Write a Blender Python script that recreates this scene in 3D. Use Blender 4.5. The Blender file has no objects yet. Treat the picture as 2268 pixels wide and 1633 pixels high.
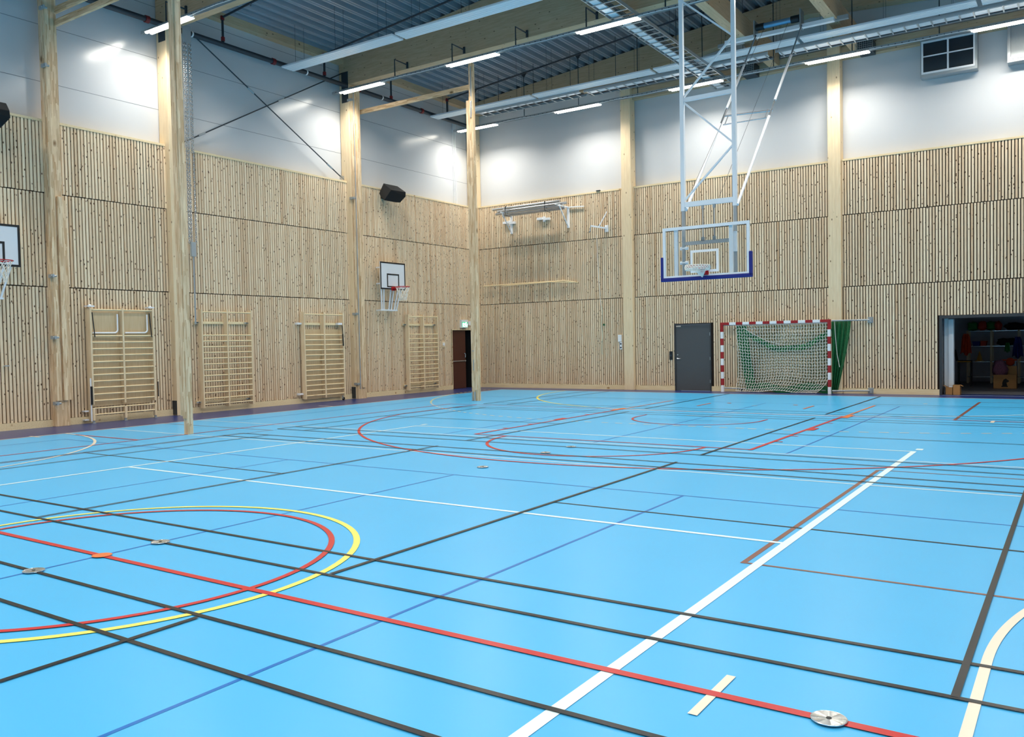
import bpy, bmesh, math, random
from mathutils import Vector, Matrix
random.seed(7)
PI = math.pi
C = bpy.context.scene.collection
scene = bpy.context.scene

# ------------------------------------------------------------------ camera
def cam_axes(yaw, p, r):
    f = Vector((-math.sin(yaw)*math.cos(p), math.cos(yaw)*math.cos(p), -math.sin(p)))
    rt = Vector((math.cos(yaw), math.sin(yaw), 0)); up = rt.cross(f)
    return math.cos(r)*rt+math.sin(r)*up, -math.sin(r)*rt+math.cos(r)*up, f
rt, up, fw = cam_axes(math.radians(34.0237), math.radians(1.7963), math.radians(-1.1015))
cd = bpy.data.cameras.new('camera'); cam = bpy.data.objects.new('camera', cd); C.objects.link(cam)
cam.matrix_world = Matrix(((rt.x, up.x, -fw.x, 18.219), (rt.y, up.y, -fw.y, -24.753), (rt.z, up.z, -fw.z, 1.617), (0, 0, 0, 1)))
cd.sensor_width = 36; cd.lens = 1866.585/2268*36; cd.clip_end = 200; cd.clip_start = 0.05
scene.camera = cam
# ------------------------------------------------------------------ world, exposure
w = bpy.data.worlds.new('world'); scene.world = w; w.use_nodes = True
w.node_tree.nodes['Background'].inputs[0].default_value = (0.6, 0.75, 1, 1)
w.node_tree.nodes['Background'].inputs[1].default_value = 0.3
vs = scene.view_settings
vs.view_transform = 'Standard'; vs.look = 'None'; vs.gamma = 1.0; vs.use_curve_mapping = False
vs.exposure = 1.12
LAMP_STRENGTH = 9.0      # visible tubes
LAMP_POWER = 43.0        # light thrown down by each fixture's reflector
LAMP_SPREAD = math.radians(150)
scene.cycles.max_bounces = 7; scene.cycles.diffuse_bounces = 4; scene.cycles.glossy_bounces = 3
scene.cycles.transparent_max_bounces = 24
scene.cycles.sample_clamp_indirect = 6

# ------------------------------------------------------------------ helpers
def lin(c):
    r = []
    for v in c:
        v /= 255.0
        r.append(v/12.92 if v <= .04045 else ((v+.055)/1.055)**2.4)
    return (*r, 1)
def mat(name, col, rough=.5, metal=0., spec=.5, noise=0., nscale=8., stretch=(1, 1, 1), bump=0., emit=None, estr=0.):
    m = bpy.data.materials.new(name); m.use_nodes = True
    nt = m.node_tree; b = nt.nodes['Principled BSDF']
    b.inputs['Roughness'].default_value = rough; b.inputs['Metallic'].default_value = metal
    b.inputs['Specular IOR Level'].default_value = spec
    c = lin(col); b.inputs['Base Color'].default_value = c
    tc = nt.nodes.new('ShaderNodeTexCoord'); mp = nt.nodes.new('ShaderNodeMapping'); mp.inputs['Scale'].default_value = stretch
    nt.links.new(tc.outputs['Object'], mp.inputs[0])
    nz = nt.nodes.new('ShaderNodeTexNoise'); nz.inputs['Scale'].default_value = nscale; nz.inputs['Detail'].default_value = 4
    nt.links.new(mp.outputs[0], nz.inputs['Vector'])
    rp = nt.nodes.new('ShaderNodeMapRange'); rp.inputs[3].default_value = 1-max(noise, .015); rp.inputs[4].default_value = 1+max(noise, .015)
    nt.links.new(nz.outputs[0], rp.inputs[0])
    mx = nt.nodes.new('ShaderNodeVectorMath'); mx.operation = 'SCALE'; mx.inputs[0].default_value = c[:3]
    nt.links.new(rp.outputs[0], mx.inputs['Scale']); nt.links.new(mx.outputs[0], b.inputs['Base Color'])
    if bump:
        bp = nt.nodes.new('ShaderNodeBump'); bp.inputs['Strength'].default_value = bump; bp.inputs['Distance'].default_value = .002
        nt.links.new(nz.outputs[0], bp.inputs['Height']); nt.links.new(bp.outputs[0], b.inputs['Normal'])
    if emit:
        b.inputs['Emission Color'].default_value = lin(emit); b.inputs['Emission Strength'].default_value = estr
    return m
def wood(name, c1, c2, knot, rough=.55, joints=False, attr=False, lam=False, knots=3.0, zdir='z'):
    """procedural timber: grain along local z (or x / y), small knots, optional finger-joint blocks"""
    m = bpy.data.materials.new(name); m.use_nodes = True; nt = m.node_tree; N = nt.nodes; L = nt.links
    b = N['Principled BSDF']; b.inputs['Roughness'].default_value = rough; b.inputs['Specular IOR Level'].default_value = .3
    tc = N.new('ShaderNodeTexCoord'); mp = N.new('ShaderNodeMapping')
    if zdir == 'x': mp.inputs['Rotation'].default_value = (0, PI/2, 0)
    if zdir == 'y': mp.inputs['Rotation'].default_value = (PI/2, 0, 0)
    L.new(tc.outputs['Object'], mp.inputs[0])
    st = N.new('ShaderNodeMapping'); st.inputs['Scale'].default_value = (14, 14, .9); L.new(mp.outputs[0], st.inputs[0])
    nz = N.new('ShaderNodeTexNoise'); nz.inputs['Scale'].default_value = 3; nz.inputs['Detail'].default_value = 5; L.new(st.outputs[0], nz.inputs['Vector'])
    rmp = N.new('ShaderNodeMapRange'); rmp.inputs[1].default_value = .3; rmp.inputs[2].default_value = .7; L.new(nz.outputs[0], rmp.inputs[0])
    mix = N.new('ShaderNodeMix'); mix.data_type = 'RGBA'; mix.inputs[6].default_value = lin(c1); mix.inputs[7].default_value = lin(c2)
    fac = rmp.outputs[0]
    if joints:   # finger-jointed staves: blocks of differing tint
        sc = N.new('ShaderNodeMapping'); sc.inputs['Scale'].default_value = (26, 26, 2.6); L.new(mp.outputs[0], sc.inputs[0])
        vo = N.new('ShaderNodeTexVoronoi'); vo.distance = 'CHEBYCHEV'; vo.inputs['Scale'].default_value = 1.; L.new(sc.outputs[0], vo.inputs['Vector'])
        sp = N.new('ShaderNodeSeparateColor'); L.new(vo.outputs['Color'], sp.inputs[0])
        ad = N.new('ShaderNodeMath'); ad.operation = 'MULTIPLY_ADD'; ad.inputs[1].default_value = .45; L.new(rmp.outputs[0], ad.inputs[0])
        m2 = N.new('ShaderNodeMath'); m2.operation = 'MULTIPLY'; m2.inputs[1].default_value = .6; L.new(sp.outputs[0], m2.inputs[0]); L.new(m2.outputs[0], ad.inputs[2])
        fac = ad.outputs[0]
    if attr:
        at = N.new('ShaderNodeAttribute'); at.attribute_name = 'tint'
        ad = N.new('ShaderNodeMath'); ad.operation = 'MULTIPLY_ADD'; ad.inputs[1].default_value = .35; ad.use_clamp = True
        L.new(rmp.outputs[0], ad.inputs[0]); m2 = N.new('ShaderNodeMath'); m2.operation = 'MULTIPLY'; m2.inputs[1].default_value = .75
        L.new(at.outputs['Fac'], m2.inputs[0]); L.new(m2.outputs[0], ad.inputs[2]); fac = ad.outputs[0]
    L.new(fac, mix.inputs[0]); out = mix.outputs[2]
    if lam:      # glue lines between lamellae
        wv = N.new('ShaderNodeTexWave'); wv.wave_type = 'BANDS'; wv.bands_direction = 'X'; wv.inputs['Scale'].default_value = 3.4
        L.new(mp.outputs[0], wv.inputs['Vector']); r2 = N.new('ShaderNodeMapRange'); r2.inputs[1].default_value = 0; r2.inputs[2].default_value = .06; r2.inputs[3].default_value = .9; r2.inputs[4].default_value = 1
        L.new(wv.outputs['Fac'], r2.inputs[0]); vm = N.new('ShaderNodeVectorMath'); vm.operation = 'SCALE'; L.new(out, vm.inputs[0]); L.new(r2.outputs[0], vm.inputs['Scale']); out = vm.outputs[0]
    kz = N.new('ShaderNodeMapping'); kz.inputs['Scale'].default_value = (knots, knots, knots*.55); L.new(mp.outputs[0], kz.inputs[0])
    v = N.new('ShaderNodeTexVoronoi'); v.inputs['Scale'].default_value = 1.6; L.new(kz.outputs[0], v.inputs['Vector'])
    kr = N.new('ShaderNodeMapRange'); kr.inputs[1].default_value = .12 if attr else .05; kr.inputs[2].default_value = .2 if attr else .13; kr.inputs[3].default_value = 1; kr.inputs[4].default_value = 0
    L.new(v.outputs['Distance'], kr.inputs[0])
    km = N.new('ShaderNodeMix'); km.data_type = 'RGBA'; km.inputs[7].default_value = lin(knot); L.new(out, km.inputs[6]); L.new(kr.outputs[0], km.inputs[0])
    L.new(km.outputs[2], b.inputs['Base Color'])
    return m

class MB:
    """collects geometry and links it as one mesh object"""
    def __init__(s): s.v = []; s.f = []; s.m = []; s.t = []; s.cm = 0; s.ct = 0.
    def add(s, vs_, fs):
        o = len(s.v); s.v += [tuple(p) for p in vs_]
        for f in fs: s.f.append([i+o for i in f]); s.m.append(s.cm); s.t.append(s.ct)
    def box(s, x0, x1, y0, y1, z0, z1):
        if x0 > x1: x0, x1 = x1, x0
        if y0 > y1: y0, y1 = y1, y0
        if z0 > z1: z0, z1 = z1, z0
        s.add([(x0, y0, z0), (x1, y0, z0), (x1, y1, z0), (x0, y1, z0), (x0, y0, z1), (x1, y0, z1), (x1, y1, z1), (x0, y1, z1)],
              [(0, 3, 2, 1), (4, 5, 6, 7), (0, 1, 5, 4), (1, 2, 6, 5), (2, 3, 7, 6), (3, 0, 4, 7)])
    def cbox(s, c, e, rx=0, ry=0, rz=0, bev=0):
        R = Matrix.Rotation(rz, 3, 'Z') @ Matrix.Rotation(ry, 3, 'Y') @ Matrix.Rotation(rx, 3, 'X'); c = Vector(c)
        pts = [c+R @ Vector((a*e[0]/2, b*e[1]/2, d*e[2]/2)) for d in (-1, 1) for a, b in ((-1, -1), (1, -1), (1, 1), (-1, 1))]
        s.add(pts, [(0, 3, 2, 1), (4, 5, 6, 7), (0, 1, 5, 4), (1, 2, 6, 5), (2, 3, 7, 6), (3, 0, 4, 7)])
    def tube(s, pts, r, n=8, cap=True, closed=False):
        pts = [Vector(p) for p in pts]; rings = []; k = len(pts); prev = None
        for i, p in enumerate(pts):
            if closed: t = (pts[(i+1) % k]-pts[i-1])
            else: t = (pts[min(i+1, k-1)]-pts[max(i-1, 0)])
            t.normalize()
            if prev is None:
                a = Vector((0, 0, 1)) if abs(t.z) < .9 else Vector((1, 0, 0)); u = t.cross(a).normalized()
            else:
                u = (prev-t*prev.dot(t)).normalized()
            prev = u; w_ = t.cross(u); rr = r[i] if isinstance(r, (list, tuple)) else r
            rings.append([p+rr*(math.cos(2*PI*j/n+PI/n)*u+math.sin(2*PI*j/n+PI/n)*w_) for j in range(n)])
        vs_ = [q for R in rings for q in R]; fs = []
        for i in range(k if closed else k-1):
            a = i*n; b = ((i+1) % k)*n
            for j in range(n): fs.append((a+j, a+(j+1) % n, b+(j+1) % n, b+j))
        if cap and not closed: fs.append(tuple(range(n-1, -1, -1))); fs.append(tuple((k-1)*n+j for j in range(n)))
        s.add(vs_, fs)
    def bar(s, a, b, w_, h=None):
        """square tube between two points"""
        s.tube([a, b], (w_*.7071), 4)
    def disc(s, c, r, z0, z1, n=24):
        s.tube([(c[0], c[1], z0), (c[0], c[1], z1)], r, n)
    def prism(s, poly, axis, a, b):
        """poly: list of 2-D points extruded along axis from a to b"""
        def P(p, t): return {'x': (t, p[0], p[1]), 'y': (p[0], t, p[1]), 'z': (p[0], p[1], t)}[axis]
        n = len(poly); s.add([P(p, a) for p in poly]+[P(p, b) for p in poly],
              [tuple(range(n)), tuple(range(2*n-1, n-1, -1))]+[(i, i+n, (i+1) % n+n, (i+1) % n) for i in range(n)])
    def build(s, name, mats, parent=None, bevel=0, smooth=False):
        me = bpy.data.meshes.new(name)
        me.from_pydata(s.v, [], s.f)
        if not isinstance(mats, (list, tuple)): mats = [mats]
        for m in mats: me.materials.append(m)
        me.polygons.foreach_set('material_index', s.m)
        if any(s.t):
            ca = me.attributes.new('tint', 'FLOAT', 'FACE'); ca.data.foreach_set('value', s.t)
        bm = bmesh.new(); bm.from_mesh(me)
        bmesh.ops.recalc_face_normals(bm, faces=bm.faces) if len(bm.faces) < 60000 else None
        bm.to_mesh(me); bm.free()
        o = bpy.data.objects.new(name, me); C.objects.link(o)
        if smooth:
            me.polygons.foreach_set('use_smooth', [True]*len(me.polygons)); me.set_sharp_from_angle(angle=math.radians(40))
        if bevel:
            md = o.modifiers.new('bevel', 'BEVEL'); md.width = bevel; md.segments = 2; md.limit_method = 'ANGLE'
        if parent:
            o.parent = parent
            o.matrix_parent_inverse = Matrix.Translation(parent.location).inverted() if parent.type == 'EMPTY' or parent.location.length else Matrix()
        return o
def one(name, fn, m, parent=None, **k):
    b = MB(); fn(b); return b.build(name, m, parent, **k)
def tag(o, label=None, cat=None, group=None, kind=None):
    if label: o['label'] = label
    if cat: o['category'] = cat
    if group: o['group'] = group
    if kind: o['kind'] = kind
    return o
def thing(name, loc, label, cat, group=None, kind=None):
    o = bpy.data.objects.new(name, None); C.objects.link(o); o.location = loc; o.empty_display_size = .2
    return tag(o, label, cat, group, kind)
def structure(o, label=None): return tag(o, label, None, None, 'structure')
def copy_tree(o, parent=None, delta=(0, 0, 0)):
    c = o.copy(); C.objects.link(c)
    if parent: c.parent = parent
    else: c.location = Vector(o.location)+Vector(delta)
    for ch in o.children: copy_tree(ch, c)
    return c

# ------------------------------------------------------------------ materials
M_slat = wood('spruce_slats', (250, 230, 197), (202, 164, 124), (88, 56, 36), attr=True, knots=8)
M_glulam = wood('glulam', (238, 216, 180), (226, 200, 160), (120, 88, 55), lam=True, knots=4)
M_glulam_x = wood('glulam_x', (206, 180, 146), (186, 158, 124), (80, 58, 38), lam=False, knots=5, zdir='x')
M_glulam_y = wood('glulam_y', (212, 184, 148), (192, 162, 126), (80, 58, 38), lam=False, knots=4, zdir='y')
M_finger = wood('finger_jointed', (246, 224, 188), (188, 150, 108), (130, 95, 60), joints=True, knots=1.5)
M_finger_x = wood('finger_jointed_x', (246, 220, 180), (192, 150, 106), (130, 95, 60), joints=True, knots=1.5, zdir='x')
M_pine = wood('pine', (238, 218, 184), (222, 196, 156), (170, 130, 85), knots=1.2)
M_rung = wood('rung', (242, 224, 184), (224, 198, 152), (180, 140, 95), knots=1, zdir='y')
M_ply = wood('plywood', (214, 190, 152), (202, 174, 134), (180, 150, 105), knots=.8)
M_board = wood('base_board', (236, 218, 180), (222, 198, 154), (170, 130, 85), knots=2, zdir='x')
M_back = mat('cladding_back', (46, 32, 22), .9)
M_panel = mat('white_metal_panel', (198, 200, 202), .2, spec=.6, noise=.01, nscale=2)
M_panel2 = mat('matt_white_wall', (198, 200, 202), .55, spec=.3, noise=.01, nscale=2)
M_seam = mat('panel_seam', (120, 125, 130), .6)
M_deck = mat('steel_deck', (150, 160, 170), .4, metal=.35, noise=.06, nscale=4)
M_grey = mat('galvanised', (166, 172, 175), .4, metal=.35, noise=.05, nscale=20)
M_dgrey = mat('dark_steel', (62, 68, 74), .5, metal=.4, noise=.05)
M_white = mat('white_paint', (240, 241, 242), .35)
M_wsteel = mat('white_steel', (234, 238, 242), .3, noise=.02)
M_alu = mat('aluminium', (200, 204, 208), .25, metal=.85, noise=.03)
M_black = mat('black', (18, 18, 20), .5)
M_blackm = mat('black_cloth', (14, 14, 15), .8)
M_pipe = mat('sprinkler_pipe', (52, 60, 68), .45, metal=.3)
M_red = mat('red_coupling', (120, 22, 26), .5)
M_rim = mat('rim_red', (190, 34, 40), .4)
M_rope = mat('net_cord', (235, 232, 222), .8)
M_green = mat('green_cord', (14, 92, 54), .8)
M_navy = mat('blue_pad', (16, 30, 120), .6)
M_plwhite = mat('board_white', (222, 226, 230), .4)
M_door = mat('grey_door', (74, 77, 80), .45)
M_doorf = mat('door_frame', (52, 54, 57), .45)
M_bdoor = mat('brown_door', (74, 34, 24), .45, noise=.15, nscale=12, stretch=(6, 6, .6))
M_card = mat('cardboard', (170, 122, 70), .8, noise=.05)
M_goalred = mat('goal_red', (160, 26, 30), .4)
M_tube = mat('lamp_tube', (255, 255, 250), .5, emit=(255, 248, 232), estr=LAMP_STRENGTH)
M_purple = mat('purple_floor', (38, 54, 112), .3, noise=.05, nscale=3)

def floor_mat(name, col, rough=.29, nz=.025):
    m = mat(name, col, rough, spec=.35, noise=nz, nscale=1.2, stretch=(1, 1, 1))
    return m
F = [M_purple, floor_mat('floor_blue', (74, 181, 236)), floor_mat('line_white', (226, 246, 250)), floor_mat('line_black', (19, 21, 25)),
     floor_mat('line_red', (196, 42, 42)), floor_mat('line_blue', (14, 108, 190)), floor_mat('line_yellow', (246, 232, 110)),
     floor_mat('line_cream', (240, 226, 206)), floor_mat('line_brown', (132, 84, 70)), floor_mat('line_orange', (226, 120, 62)), floor_mat('line_pale', (196, 224, 240))]
PU, BL, WH, BK, RE, BU, YE, CR, BR, ORG, PA = range(11)

# ------------------------------------------------------------------ floor with its court markings
X0, Y0 = 11.84, -21.13
fb = MB(); fb.box(-.5, 24.2, -43, .6, -.2, 0)
fb.cm = BL; fb.add([(1.8, -41.2, .001), (21.86, -41.2, .001), (21.86, -1.09, .001), (1.8, -1.09, .001)], [(0, 1, 2, 3)])
lay = [.002]
def rect(c, x0, x1, y0, y1):
    lay[0] += .00006; z = lay[0]; fb.cm = c
    if x0 > x1: x0, x1 = x1, x0
    if y0 > y1: y0, y1 = y1, y0
    fb.add([(x0, y0, z), (x1, y0, z), (x1, y1, z), (x0, y1, z)], [(0, 1, 2, 3)])
def hx(c, y, x0, x1, w_=.034): rect(c, x0, x1, y-w_/2, y+w_/2)
def vy(c, x, y0, y1, w_=.04): rect(c, x-w_/2, x+w_/2, y0, y1)
def arc(c, cx, cy, r, a0, a1, w_=.05, dash=None):
    lay[0] += .00006; z = lay[0]; fb.cm = c
    a0, a1 = math.radians(a0), math.radians(a1)
    if dash:
        n = int(abs(a1-a0)*r/(2*dash)); segs = [(a0+(a1-a0)*i/n, a0+(a1-a0)*(i+.5)/n) for i in range(n)]; k = 2
    else: segs = [(a0, a1)]; k = 96
    for s0, s1 in segs:
        vs_ = []
        for i in range(k+1):
            a = s0+(s1-s0)*i/k
            for q in (r-w_/2, r+w_/2): vs_.append((cx+q*math.cos(a), cy+q*math.sin(a), z))
        fb.add(vs_, [(2*i, 2*i+1, 2*i+3, 2*i+2) for i in range(k)])
# blue (volleyball across)
for x in (2.83, 8.85, X0, 14.83): vy(BU, x, -16.62, -30, .028)
hx(BU, -16.62, 2.83, 20.8, .028); hx(BU, -4.2, 2.83, 20.8, .03)
for x in (8.8, 11.83, 14.85, 2.8): vy(BU, x, -13.06, -4.2, .03)
# pale full-width lines
hx(PA, -15.13, 1.8, 21.86, .05); hx(PA, -13.06, 1.8, 21.86, .05)
# brown keys of the cross courts
vy(BR, 16.215, -14.0, -18.88, .042); hx(BR, -18.86, 16.2, 21.8, .032); hx(BR, -14.0, 16.22, 21.8, .035)
vy(BR, 16.27, -2.34, -7.18, .06); hx(BR, -7.2, 16.27, 21.8, .03); hx(BR, -2.34, 16.27, 21.8, .03)
hx(BR, -13.9, 1.8, 5.3, .03); vy(BR, 5.24, -13.9, -18.9, .03)
# badminton centre lines
for y in (-17.56,):
    hx(BK, y, 5.17, 9.83); hx(BK, y, 13.84, 18.5)
# white volleyball court 18 x 9
hx(WH, -18.15, 7.37, 16.31, .05); hx(WH, -12.08, 7.35, 16.34, .05); vy(WH, 7.37, -12.06, -30, .055)
vy(WH, 16.315, -12.06, -30, .07)
for x in (7.34, 16.35): vy(WH, x, -11.9, -11.74, .09)
# yellow / cream handball lines
hx(CR, -1.09, 1.8, 21.86, .05); vy(CR, 1.8, -1.07, -41, .05); vy(CR, 21.86, -1.07, -41, .05)
arc(YE, 10.33, -1.08, 6, 180, 255, .06); arc(WH, 10.33, -1.08, 6, 254, 270, .06); hx(WH, -7.08, 10.33, 13.33, .055); arc(WH, 13.33, -1.08, 6, 270, 360, .055)
arc(CR, 10.33, -1.08, 9, 197, 270, .05, .15); arc(CR, 13.33, -1.08, 9, 270, 342, .05, .15); arc(YE, 10.33, -1.08, 9, 180, 222, .05, .15)
for i in range(10): hx(CR, -10.08, 10.33+.3*i+.08, 10.33+.3*i+.23, .05)
hx(CR, -8.05, 11.33, 12.33, .05); hx(CR, -5.08, 11.76, 11.9, .05)
# cream mini handball zones
for sx, ex in ((1, 1.8), (-1, 21.86)):
    for sy in (1, -1):
        a0, a1 = (0, 90) if sx*sy > 0 else (90, 180)
        if sx > 0: a0, a1 = (0, 90*sy)
        else: a0, a1 = (180, 180-90*sy)
        arc(CR, ex, Y0+sy*1.05, 4.02, a0, a1, .048)
    vy(CR, ex+sx*4.02, Y0-1.05, Y0+1.05, .048)
hx(CR, -16.66, 1.67, 2.06, .05); hx(CR, -8.95, 1.27, 1.8, .05)
vy(CR, 16.84, -21.38, -20.89, .044); vy(CR, 16.9, -7.45, -7.06, .06); rect(CR, 15.2, 15.29, -3.32, -3.24)
# circles
arc(YE, 11.86, -21.12, 1.96, 0, 360, .053)
# red basketball court
hx(RE, -7.13, 4.33, 19.35, .035); vy(RE, 4.33, -7.13, -35, .045); vy(RE, 19.35, -7.13, -35, .045); hx(RE, -16.1, 2.26, 4.35, .05)
vy(RE, 9.35, -7.13, -12.83, .06); vy(RE, 14.29, -7.13, -12.88, .06); hx(RE, -12.83, 9.35, 14.3, .045)
arc(RE, 11.82, -12.83, 1.79, 180, 360, .05)
arc(RE, 11.88, -8.53, 6.83, 194, 346, .05); vy(RE, 5.2, -7.13, -10.1, .05); vy(RE, 18.55, -7.13, -10.1, .05)
arc(RE, 11.82, -8.6, 1.31, 180, 360, .045); vy(RE, 10.51, -8.6, -8.2, .04); vy(RE, 13.13, -8.6, -8.3, .04)
for sx, x in ((-1, 9.35), (1, 14.29)):
    rect(RE, x, x+sx*.14, -9.95, -9.55)
    for y in (-10.9, -11.75, -8.6): rect(RE, x, x+sx*.14, y-.025, y+.025)
hx(RE, Y0, 1.8, 21.86, .054); arc(RE, 11.85, -21.13, 1.77, 0, 360, .048)
# orange
vy(ORG, 9.35, -7.13, -4.1, .05); vy(ORG, 14.32, -7.13, -4.15, .05)
for sx, x in ((-1, 9.35), (1, 14.32)): rect(ORG, x, x+sx*.12, -7.45, -6.75)
for x in (10.61, 13.1): vy(ORG, x, -5.6, -4.7, .05)
rect(ORG, 10.98, 11.08, -4.6, -4.5); rect(ORG, 12.6, 12.7, -4.65, -4.55)
# black badminton courts
for y in (-14.52, -14.95, -20.15, -20.62, -21.65, -22.13, -13.68, -13.23, -8.1, -7.7, -6.8, -6.3): hx(BK, y, 5.17, 18.52, .036)
hx(BK, -10.62, 5.17, 9.81); hx(BK, -10.68, 13.87, 18.5); hx(BK, -3.8, 5.17, 9.83); hx(BK, -3.8, 13.88, 18.5)
for x in (5.17, 5.92, 17.76, 18.5):
    for a, b in ((-14.52, -20.62), (-13.68, -7.7), (-6.8, -1.1), (-21.65, -27)): vy(BK, x, a, b, .036)
for x in (9.83, 13.84):
    for a, b in ((-14.45, -20.6), (-21.68, -27)): vy(BK, x, a, b, .036)
for x in (9.81, 13.87):
    for a, b in ((-13.67, -7.65), (-6.8, -1.1)): vy(BK, x, a, b, .036)
lay[0] += .0004
fb.cm = ORG; fb.add([(11.86+.075*math.cos(2*PI*i/20), Y0+.075*math.sin(2*PI*i/20), lay[0]) for i in range(20)], [tuple(range(20))])
floor = structure(fb.build('floor', F))

# metal floor socket lids
def socket_lid(x, y, label, group):
    t = thing('floor_socket_cover', (x, y, 0), label, 'floor cover', group)
    def f(b):
        n = 32; b.tube([(x, y, .011), (x, y, .0125)], .07, n, cap=False)
        vs_ = [(x, y, .0135)]+[(x+.07*math.cos(2*PI*i/n), y+.07*math.sin(2*PI*i/n), .0128+(.0024 if i % 4 < 2 else 0)*(1 if i % 2 else .4)) for i in range(n)]
        b.add(vs_, [(0, 1+i, 1+(i+1) % n) for i in range(n)])
    one('lid', f, M_lid, t)
    one('key_hole', lambda b: b.tube([(x, y, .0125), (x, y, .0148)], .012, 10), M_black, t)
    def rg(b): b.tube([(x+.072*math.cos(2*PI*i/32), y+.072*math.sin(2*PI*i/32), .0115) for i in range(32)], .003, 6, closed=True)
    one('rim_ring', rg, M_alu, t)
    return t
M_lid = mat('brushed_lid', (205, 206, 204), .22, metal=.95)
_b = M_lid.node_tree.nodes['Principled BSDF']; _b.inputs['Anisotropic'].default_value = .8
_tg = M_lid.node_tree.nodes.new('ShaderNodeTangent'); _tg.direction_type = 'RADIAL'; _tg.axis = 'Z'; M_lid.node_tree.links.new(_tg.outputs[0], _b.inputs['Tangent'])
socket_lid(17.345, Y0, 'round metal floor lid on the red halfway line, nearest the camera', 'metal floor lids')
socket_lid(11.86, -21.65, 'round metal floor lid left of the orange dot, on the nearer black line', 'metal floor lids')
socket_lid(11.87, -20.63, 'round metal floor lid just behind the orange dot inside the red circle', 'metal floor lids')
socket_lid(11.81, -15.98, 'round metal floor lid alone on plain blue floor beyond the large centre circles', 'metal floor lids')
socket_lid(11.8, -14.42, 'left one of two far metal lids inside the red free throw half circle', 'metal floor lids')
socket_lid(11.8, -13.68, 'right one of two far metal lids inside the red free throw half circle', 'metal floor lids')

# ------------------------------------------------------------------ walls
ZT = 6.47
def slats(axis, lo, hi, gaps, holes):
    """vertical slats in three rows; gaps = spans taken by columns, holes = (a,b,ztop) openings"""
    b = MB(); rows = ((.15, 2.972), (2.99, 4.965), (4.983, ZT)); pitch = .0742; wd = .05
    for ri, (z0, z1) in enumerate(rows):
        t = lo+(ri*.023)
        while t < hi:
            a, c = t, t+wd; t += pitch
            for g0, g1 in list(gaps)+[(hi, hi+9)]:
                if a < g1 and c > g0:
                    if a < g0: c = min(c, g0)
                    elif c > g1: a = max(a, g1)
                    else: a = c
            if c-a < .008: continue
            zz = z0
            for h0, h1, hz in holes:
                if a < h1 and c > h0: zz = max(zz, hz)
            if zz >= z1: continue
            b.ct = min(1, max(.01, random.gauss(.27, .2)))
            zj = zz+random.uniform(0, .008)
            if axis == 'y': b.box(-.033, 0, a, c, zj, z1)
            else: b.box(a, c, 0, .033, zj, z1)
    return b
def backing(axis, lo, hi, holes, zt=ZT):
    b = MB()
    cuts = sorted([lo, hi]+[v for h in holes for v in h[:2] if lo < v < hi])
    for a, c in zip(cuts[:-1], cuts[1:]):
        z0 = 0
        for h in holes:
            if a >= h[0]-1e-6 and c <= h[1]+1e-6: z0 = h[2]
        if axis == 'y': b.box(-.22, -.036, a, c, z0, zt)
        else: b.box(a, c, .036, .22, z0, zt)
    return b
LG = [(-12.47, -12.12), (-6.42, -6.03)]; LH = [(-1.47, -.24, 2.09)]
RG = [(5.97, 6.33), (12.35, 12.71)]; RH = [(7.68, 8.87, 2.09), (15.13, 20.6, 2.1)]
wl = MB(); wl.box(-.45, -.22, -43, -1.47, -.1, 10.3); wl.box(-.45, -.22, -1.47, -.24, 2.09, 10.3); wl.box(-.45, -.22, -.24, .25, -.1, 10.3)
wl_o = structure(wl.build('wall_left', M_panel))
structure(backing('y', -43, .0, LH).build('cladding_backing', M_back, wl_o))
structure(slats('y', -30, -.002, LG, LH).build('slat_cladding', M_slat, wl_o))
def ledge_l(b):
    last = -43
    for g in LG+[(0.02, .03)]: b.box(-.22, .012, last, g[0], ZT, ZT+.05); last = g[1]
structure(one('cladding_ledge', ledge_l, M_board, wl_o))
def seams_l(b):
    for z in (7.38, 8.59, 9.82): b.box(-.221, -.2185, -43, .2, z-.006, z+.006)
structure(one('panel_joint', seams_l, M_seam, wl_o))
wr = MB(); wr.box(-.22, 7.68, .22, .45, -.1, 12.2); wr.box(7.68, 8.87, .22, .45, 2.09, 12.2); wr.box(8.87, 15.13, .22, .45, -.1, 12.2)
wr.box(15.13, 20.6, .22, .45, 2.1, 12.2); wr.box(20.6, 24.2, .22, .45, -.1, 12.2)
wr_o = structure(wr.build('wall_right', M_panel2))
structure(backing('x', .0, 23.9, RH).build('cladding_backing', M_back, wr_o))
structure(slats('x', .04, 23.6, RG, RH).build('slat_cladding', M_slat, wr_o))
def ledge_r(b):
    last = 0.
    for g in RG+[(23.9, 24)]: b.box(last, g[0], -.012, .22, ZT, ZT+.05); last = g[1]
structure(one('cladding_ledge', ledge_r, M_board, wr_o))
wb = MB(); wb.box(24, 24.2, -43, .3, -.1, 12.2); structure(wb.build('wall_east', M_panel2))
wb = MB(); wb.box(-.45, 24.2, -43.2, -43, -.1, 12.4); structure(wb.build('wall_back', M_panel2))
def bl(b):
    last = -42.9
    for g in LG+[(-1.47, -.24), (0, 1)]: b.box(.0, .014, last, g[0], 0, .15); last = g[1]
structure(one('baseboard_left', bl, M_board))
def br(b):
    last = 0.014
    for g in RG[:1]+[(7.68, 8.87)]+RG[1:]+[(15.13, 20.6)]: b.box(last, g[0], -.014, .0, 0, .15); last = g[1]
structure(one('baseboard_right', br, M_board))

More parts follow.
